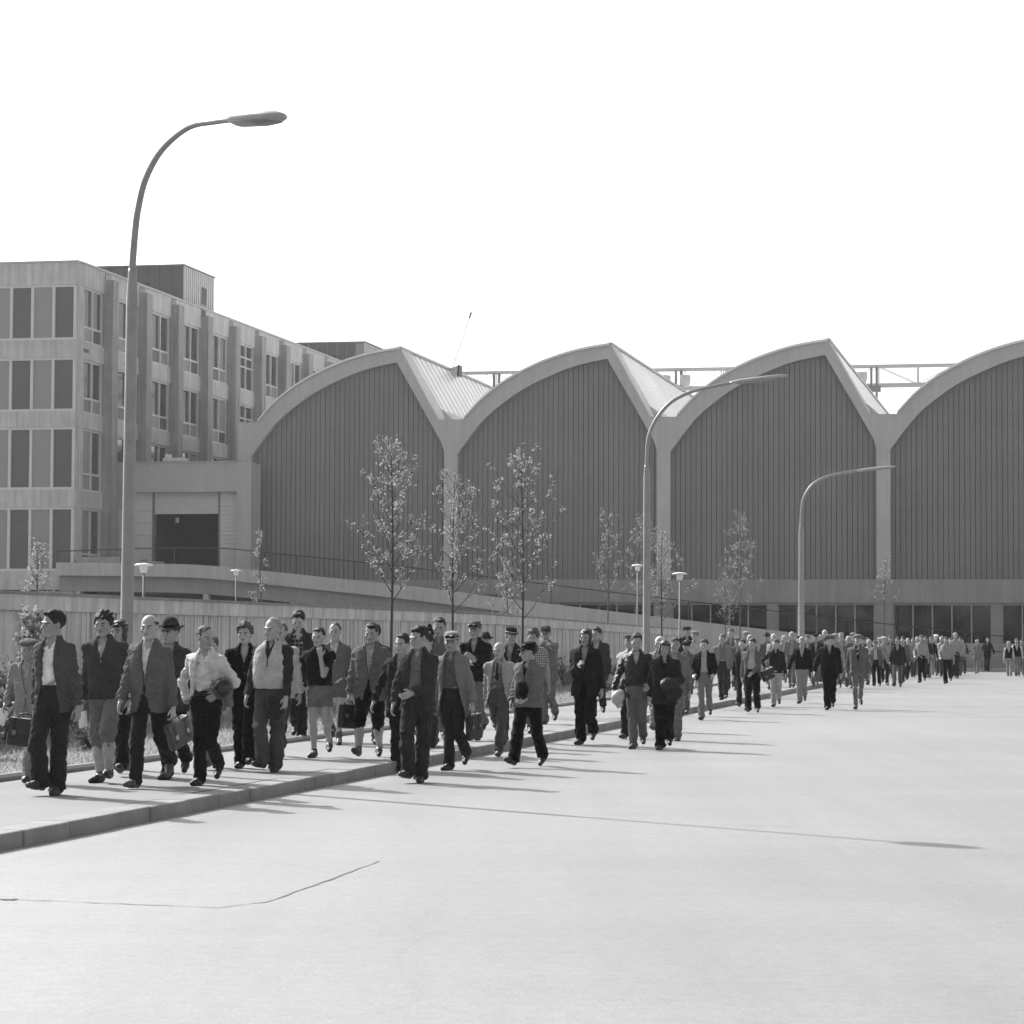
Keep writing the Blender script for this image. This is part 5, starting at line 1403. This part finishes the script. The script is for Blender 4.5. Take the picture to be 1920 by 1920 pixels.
soft_bundle('fur_hat', 'black fur hat held against the grey zip jacket', 'hat', p['L'] + Vector((.02, -.01, .13)), p['rz'], (.095, .05, .125), cloth(.02, 'fleck'), 8)
person('curly haired young man in short sleeved checked shirt', 1002, 1378, 1178, Z1, 'L1', 6, 'hang', 'hang', [('shirt', .9, 'short', 'shirt', .0, cloth(.07, 'check', .55))], ('trousers', .1), .03, ('curly', .07), look=-14, nod=8)
person('man in cap and pale overall holding a hand to his mouth', 1028, 1358, 1176, Z1, 'Rm', 0, 'mouth', 'hang', [('overall', .78, 'long', 'shirt', .006, cloth(.15))], ('trousers', .14), .04, ('short', .05), ('ski', .06))
p = person('tall man in leather cap with ear flaps and long black coat, gripping a strap', 1096, 1396, 1177, 0, 'Rm', 0, 'hang', (.06, -.22, 1.22),
           [('coat', .74, 'long', 'button', .016, cloth(.03))], ('wide', .014), .04, ('short', .03), ('helmet', .035, leather(.045)), look=-2, nod=4, girth=1.08)
soft_bundle('shoulder_bag', 'grey shoulder bag under the arm of the long coated man', 'bag', p['M'] @ Vector((-.24, -.18, 1.02)), p['rz'], (.07, .05, .1), cloth(.13), 5)
person('man in dark suit half hidden behind the long coated man', 1120, 1347, 1176, Z1, 'R2', 2, 'hang', 'hang', [shirt(.45), jacket(.06, 'button', .74)], ('trousers', .03), .04, ('side', .025), look=-24)
p = person('man in black leather jacket with shirt collar out and grey trousers', 1195, 1404, 1189, 0, 'Rm', -2, 'half', 'out',
           [shirt(.45), blouson(.016, 'zip', .97, leather(.02))], ('trousers', .15), .06, ('short', .03), look=10, nod=2)
crash_helmet('white and black crash helmet under the leather jacket arm', p['R'] + Vector((.09, -.06, -.02)), p['rz'] - .6, .35, .125, .2, (70, -30))
person('man in pale shirt hidden behind the leather jacket man', 1182, 1385, 1185, 0, 'R2', 0, 'hang', 'hang', [('shirt', .9, 'long', 'shirt', .0, cloth(.45))], ('trousers', .04), .05, ('short', .04), ('flat', .1), look=-10)
p = person('motorcyclist with goggles on leather cap, dark jacket and gauntlets, elbow out', 1245, 1406, 1198, 0, 'Rm', 4, (.13, -.22, 1.1), 'hang',
           [shirt(.02), ('jacket', .74, 'long', 'zip', .018, cloth(.04))], ('wide', .016), .04, None, ('helmet', .05, leather(.06)), look=6, nod=6, goggles=True)
soft_bundle('gauntlets', 'black gauntlets and bag held at the motorcyclist waist', 'gloves', p['L'] + Vector((.03, -.05, -.02)), p['rz'], (.13, .06, .10), leather(.015), 6)
soft_bundle('canvas_bag', 'slack dark canvas bag hanging at the motorcyclist hip', 'bag', p['M'] @ Vector((.16, -.24, .86)), p['rz'], (.13, .07, .14), cloth(.05), 9)
person('white haired man behind the leather jacket man', 1232, 1372, 1192, 0, 'R1', 0, 'hang', 'hang', [shirt(.5), jacket(.3, 'button')], ('trousers', .25), .06, ('receding', .55), look=-16)
person('man in pale trousers directly behind the motorcyclist', 1264, 1389, 1196, 0, 'st', 2, 'hang', 'hang', [shirt(.4), jacket(.16, 'button')], ('trousers', .17), .05, ('side', .05), look=12)
person('man in dark round cap and grey boiler suit', 1284, 1342, 1200, 0, 'Rw', 4, 'hang', 'hang', [('overall', .78, 'long', 'shirt', .006, cloth(.12))], ('trousers', .12), .04, ('short', .015), ('beret', .012), look=-6, nod=14)
person('dark haired man behind the flat capped man', 1291, 1300, 1171, Z1, 'L1', 0, 'hang', 'hang', [shirt(.1), jacket(.03, 'button')], ('trousers', .04), .03, ('side', .02), ('flat', .05), look=20)
person('man in pale flat cap and light shirt', 1303, 1305, 1180, Z1, 'R1', 0, 'hang', 'hang', [('shirt', .9, 'long', 'shirt', .0, cloth(.42))], ('trousers', .08), .03, ('short', .05), ('flat', .22), look=-8)
person('man in short dark jacket over pale checked shirt with grey trousers', 1322, 1350, 1198, 0, 'R2', -2, 'half', 'half', [shirt(.38, 'window', .65), jacket(.022, 'open', .88)], ('trousers', .19), .02, ('short', .04), look=-6, nod=3)
person('man in pale jacket over checked shirt with dark trousers on the pavement', 1357, 1313, 1190, Z1, 'Rw', 2, 'hang', 'hang', [shirt(.15, 'plaid', .3), jacket(.22, 'open', .82)], ('trousers', .055), .05, ('short', .12), look=-10)
person('man in grey jacket behind the pale jacketed man', 1371, 1296, 1178, Z1, 'R1', 0, 'hang', 'hang', [shirt(.3), jacket(.13, 'button')], ('trousers', .06), .04, ('short', .05))
person('man in dark glasses and dark jacket just behind the checked shirt stroller', 1394, 1327, 1198, 0, 'R1', 0, 'hang', 'hang', [shirt(.2), jacket(.03, 'button')], ('trousers', .025), .1, ('side', .012), look=-6, goggles=False)
p = person('striding man in pale checked shirt, light open jacket and black trousers', 1411, 1337, 1196, 0, 'R1', -4, (.02, -.22, .96), 'hang', [shirt(.4, 'window', .62), jacket(.12, 'wide', .82)], ('wide', .014), .06, ('side', .05), look=-10, girth=1.05)
briefcase('dark bag tucked under the checked shirt stroller arm', p['M'] @ Vector((.30, .0, 1.02)), p['rz'] + .9, .34, .24, .08, .03, -20)
person('man in dark knitted jersey and very pale trousers', 1455, 1325, 1200, 0, 'Rm', 4, 'hang', 'hip', [sweater(.035, 'shirt', .88)], ('trousers', .42), .015, ('short', .06), look=-8)
person('light haired man in black buttoned cardigan and pale trousers', 1503, 1319, 1195, 0, 'Rm', 0, 'hang', 'out', [shirt(.5), ('cardigan', .9, 'long', 'V', .006, cloth(.014, 'knit'))], ('trousers', .26), .03, ('side', .35), look=2)
person('dark coated man in cap turning his head, black trousers', 1556, 1331, 1188, 0, 'Rm', 6, 'hang', 'out', [shirt(.2), ('jacket', .86, 'long', 'zip', .014, cloth(.018))], ('wide', .01), .06, ('short', .03), ('flat', .12), look=52, girth=1.08)
person('man in grey suit jacket and dark shirt walking alone at the crowd edge', 1609, 1330, 1187, 0, 'R2', 2, 'hang', 'back', [shirt(.015), jacket(.13, 'button', .84)], ('slim', .17), .03, ('short', .03), ('flat', .16), look=2)
# --- far part of the crowd; small in the picture
FAR = [
 ('thin man in pale cap behind the crowd before the third gable', 1399, 1288, 1181, Z1, 'L1', .14, .1, .1, 'flat', .3),
 ('bare headed fair man behind the checked shirt stroller', 1406, 1300, 1190, Z1, 'R1', .2, .1, .35, None, 0),
 ('man in dark soft hat standing behind the jersey man', 1441, 1288, 1186, Z1, 'L2', .12, .08, .05, 'fedora', .06),
 ('balding man in pale jacket behind the jersey man', 1453, 1296, 1188, Z1, 'R1', .28, .1, .5, None, 0),
 ('man in grey sweater left of the light haired cardigan man', 1485, 1290, 1184, Z1, 'L1', .18, .12, .3, None, 0),
 ('man in black cap and dark waistcoat behind the cardigan man', 1528, 1288, 1187, Z1, 'Rm', .04, .14, .1, 'flat', .012),
 ('bald man behind the dark coated man', 1548, 1284, 1181, Z1, 'L1', .1, .1, .6, None, 0),
 ('man in pale cap close behind the dark coated man', 1568, 1296, 1186, 0, 'R2', .3, .08, .2, 'flat', .3),
 ('second pale capped man behind the dark coated man', 1580, 1283, 1187, 0, 'L2', .22, .1, .2, 'ski', .35),
 ('fair haired man between the dark coat and the grey suit', 1592, 1290, 1192, 0, 'R1', .06, .08, .4, None, 0),
 ('small grey capped man close behind the grey suited man', 1601, 1292, 1184, 0, 'L1', .12, .1, .1, 'flat', .2),
 ('man in white shirt behind the grey suited man', 1632, 1284, 1199, 0, 'R2', .5, .1, .4, None, 0),
 ('white haired man in grey jacket and black trousers right of the grey suit', 1644, 1288, 1199, 0, 'R1', .14, .014, .55, 'flat', .12),
 ('man in wide pale cap and pale jacket among the far walkers', 1660, 1285, 1192, 0, 'L2', .3, .03, .2, 'flat', .4),
 ('man in dark jacket over grey sweater leading the far walkers', 1682, 1289, 1194, 0, 'R1', .04, .12, .04, None, 0),
 ('dark haired man close behind the leader of the far walkers', 1692, 1282, 1193, 0, 'L1', .12, .05, .02, None, 0),
 ('man half hidden with a dark bag among the far walkers', 1702, 1275, 1197, 0, 'R2', .25, .03, .3, None, 0),
 ('man in black suit and white shirt walking upright in the distance', 1728, 1280, 1191, 0, 'Rm', .018, .016, .06, None, 0),
 ('second dark suited man close behind the upright black suited man', 1737, 1272, 1192, 0, 'L1', .04, .03, .02, None, 0),
 ('man in dark jersey and pale trousers among the last walkers', 1746, 1271, 1194, 0, 'R2', .03, .3, .1, None, 0),
 ('man in white cap among the last walkers', 1757, 1268, 1188, 0, 'L1', .1, .05, .2, 'flat', .75),
 ('man with pale collar just behind the pale jacketed last walker', 1768, 1270, 1192, 0, 'R1', .35, .06, .2, None, 0),
 ('man in pale zip jacket and black baggy trousers among the last walkers', 1777, 1282, 1194, 0, 'R2', .28, .012, .04, None, 0),
 ('tall man in light shirt behind the baggy trousered walker', 1791, 1272, 1187, 0, 'Lm', .32, .04, .3, None, 0),
 ('dark haired man beside the tall light shirted walker', 1799, 1268, 1194, 0, 'R1', .15, .1, .02, None, 0),
 ('grey coated man walking near the railing', 1831, 1264, 1198, 0, 'L1', .2, .18, .3, 'flat', .3),
 ('man in dark vest and white shirt walking apart at the right', 1893, 1269, 1201, 0, 'L1', .02, .3, .3, 'flat', .4),
 ('companion in grey coat beside the man in the dark vest', 1908, 1269, 1197, 0, 'R1', .14, .2, .1, None, 0),
 ('grey coated man at the right edge of the far walkers', 1918, 1268, 1199, 0, 'L2', .1, .12, .1, None, 0)]
FAR += [
 ('man in grey cap squeezed behind the man in dark glasses', 1384, 1300, 1192, Z1, 'L1', .1, .06, .1, 'flat', .15),
 ('man in dark beret behind the cardigan man shoulder', 1496, 1284, 1190, Z1, 'R1', .1, .06, .1, 'beret', .03),
 ('fair man in pale jacket between the jersey man and the cardigan man', 1470, 1280, 1192, Z1, 'L2', .3, .1, .45, None, 0),
 ('dark jacketed man just left of the black capped man in waistcoat', 1514, 1282, 1192, Z1, 'R2', .04, .06, .03, None, 0),
 ('grey haired man peering past the black capped man in waistcoat', 1539, 1280, 1190, Z1, 'L1', .2, .1, .4, None, 0),
 ('man in knit cap far behind the grey suited man', 1618, 1278, 1192, 0, 'R1', .12, .05, .1, 'knit', .1),
 ('small dark man far behind the white shirted man', 1626, 1274, 1195, 0, 'L1', .05, .04, .03, None, 0),
 ('man in light cap far behind the man in wide pale cap', 1652, 1272, 1194, 0, 'R2', .25, .06, .2, 'flat', .45),
 ('dark suited man far behind the man in wide pale cap', 1671, 1272, 1193, 0, 'L2', .05, .04, .05, None, 0),
 ('man in grey pullover between the far leader and the black suited man', 1712, 1271, 1196, 0, 'R1', .2, .08, .1, None, 0),
 ('pale capped man close beside the black suited man in white shirt', 1720, 1268, 1194, 0, 'L1', .3, .1, .2, 'ski', .4),
 ('dark man filling the gap left of the white capped last walker', 1751, 1265, 1194, 0, 'R2', .05, .04, .03, None, 0),
 ('man with very fair hair among the last walkers', 1763, 1265, 1194, 0, 'L2', .2, .1, .6, None, 0),
 ('grey man just behind the baggy trousered walker', 1784, 1266, 1196, 0, 'R1', .15, .08, .1, None, 0),
 ('dark man rearmost of the last walkers by the railing', 1806, 1265, 1197, 0, 'L1', .06, .05, .03, None, 0)]
for i, (lb, u, v, top, z0, ph, gj, gt_, gh, hat, hg) in enumerate(FAR):
    op = ('open', 'button', 'zip', 'wide')[i % 4]
    if 'vest' in lb: ly = [('shirt', .9, 'long', 'shirt', .0, cloth(.55)), ('vest', .95, None, 'V', .012, cloth(.02))]
    elif 'shirt walk' in lb or 'light shirt' in lb or 'white shirt behind' in lb: ly = [('shirt', .9, 'long', 'shirt', .0, cloth(max(gj, .3)))]
    elif 'zip' in lb: ly = [blouson(gj, 'zip', .92)]
    else: ly = [shirt((.55, .3, .42)[i % 3]), jacket(gj, op, .8)]
    person(lb, u, v, top, z0, ph, (i * 37 % 11) - 5, ('hang', 'fwd', 'hang', 'half', 'back')[i % 5], ('back', 'hang', 'half', 'hang', 'fwd')[i % 5], ly,
           ('wide' if 'baggy' in lb else 'trousers', gt_), .03, ('receding' if gh > .45 else 'short', gh), (hat, hg) if hat else None, look=(i * 53 % 41) - 20)
# a man leaning back on the railing at the end of the road
P_ = W(135.2, 0, 0); Yp = 130.2
q_ = (1850 - 960) / FPX; rr = 135.1; YY = rr / (DY + q_ * DX); qq = q_ * YY * DY - YY * DX
person('man in dark clothes leaning back against the end railing', 1850, 1245, 1190, 0, 'Lw', -10, 'out', 'out', [shirt(.1), jacket(.03, 'button')], ('trousers', .04), .03, ('short', .02), pos=W(rr, qq, 0), H=1.72, lean=-4)
# white car parked at the far side of the lawn, only its roof clear of the crowd
car = thing('parked_car', 'white car whose roof just shows behind the crowd', 'car', W(112.5, -10.2, 0), -TH + .25)
M['car_white'] = plain('white_car_paint', .72, .2, .02, spec=.6)
sec = [(-1.9, .35), (-1.95, .62), (-1.85, .82), (-1.1, .9), (-.75, 1.36), (.55, 1.4), (1.15, .92), (1.85, .85), (2.0, .6), (1.95, .35)]
m = MB(); n = len(sec); ys = [-.72, -.62, .62, .72]
for yy in ys:
    for (x, z) in sec: m.v.append((x, yy * (1.0 if z < .95 else .86), z if abs(yy) < .7 else z * .985))
for a in range(3):
    for i in range(n): m.f.append((a * n + i, a * n + (i + 1) % n, (a + 1) * n + (i + 1) % n, (a + 1) * n + i))
m.f += [tuple(range(n - 1, -1, -1)), tuple(range(3 * n, 4 * n))]
m.build('body', M['car_white'], car, bevel=.03)
for sy in (-1, 1):
    g_ = MB(); y0 = sy * .635
    g_.add([(-.98, y0 + sy * .055, .95), (1.0, y0 + sy * .055, .95), (.5, y0, 1.3), (-.7, y0, 1.27), (-.98, y0 + sy * .06, .95), (1.0, y0 + sy * .06, .95), (.5, y0 + sy * .006, 1.3), (-.7, y0 + sy * .006, 1.27)],
           [(0, 1, 2, 3), (4, 7, 6, 5), (0, 4, 5, 1), (1, 5, 6, 2), (2, 6, 7, 3), (3, 7, 4, 0)]); g_.build('side_window', M['glass'], car)
    for x in (-1.2, 1.2):
        w_ = MB().lathe([(.14, -.08), (.3, -.075), (.31, 0), (.3, .075), (.14, .08)], 18).build('wheel', M['dark_metal'], car); w_.rotation_euler = (math.pi / 2, 0, 0); w_.location = (x, sy * .66, .31)
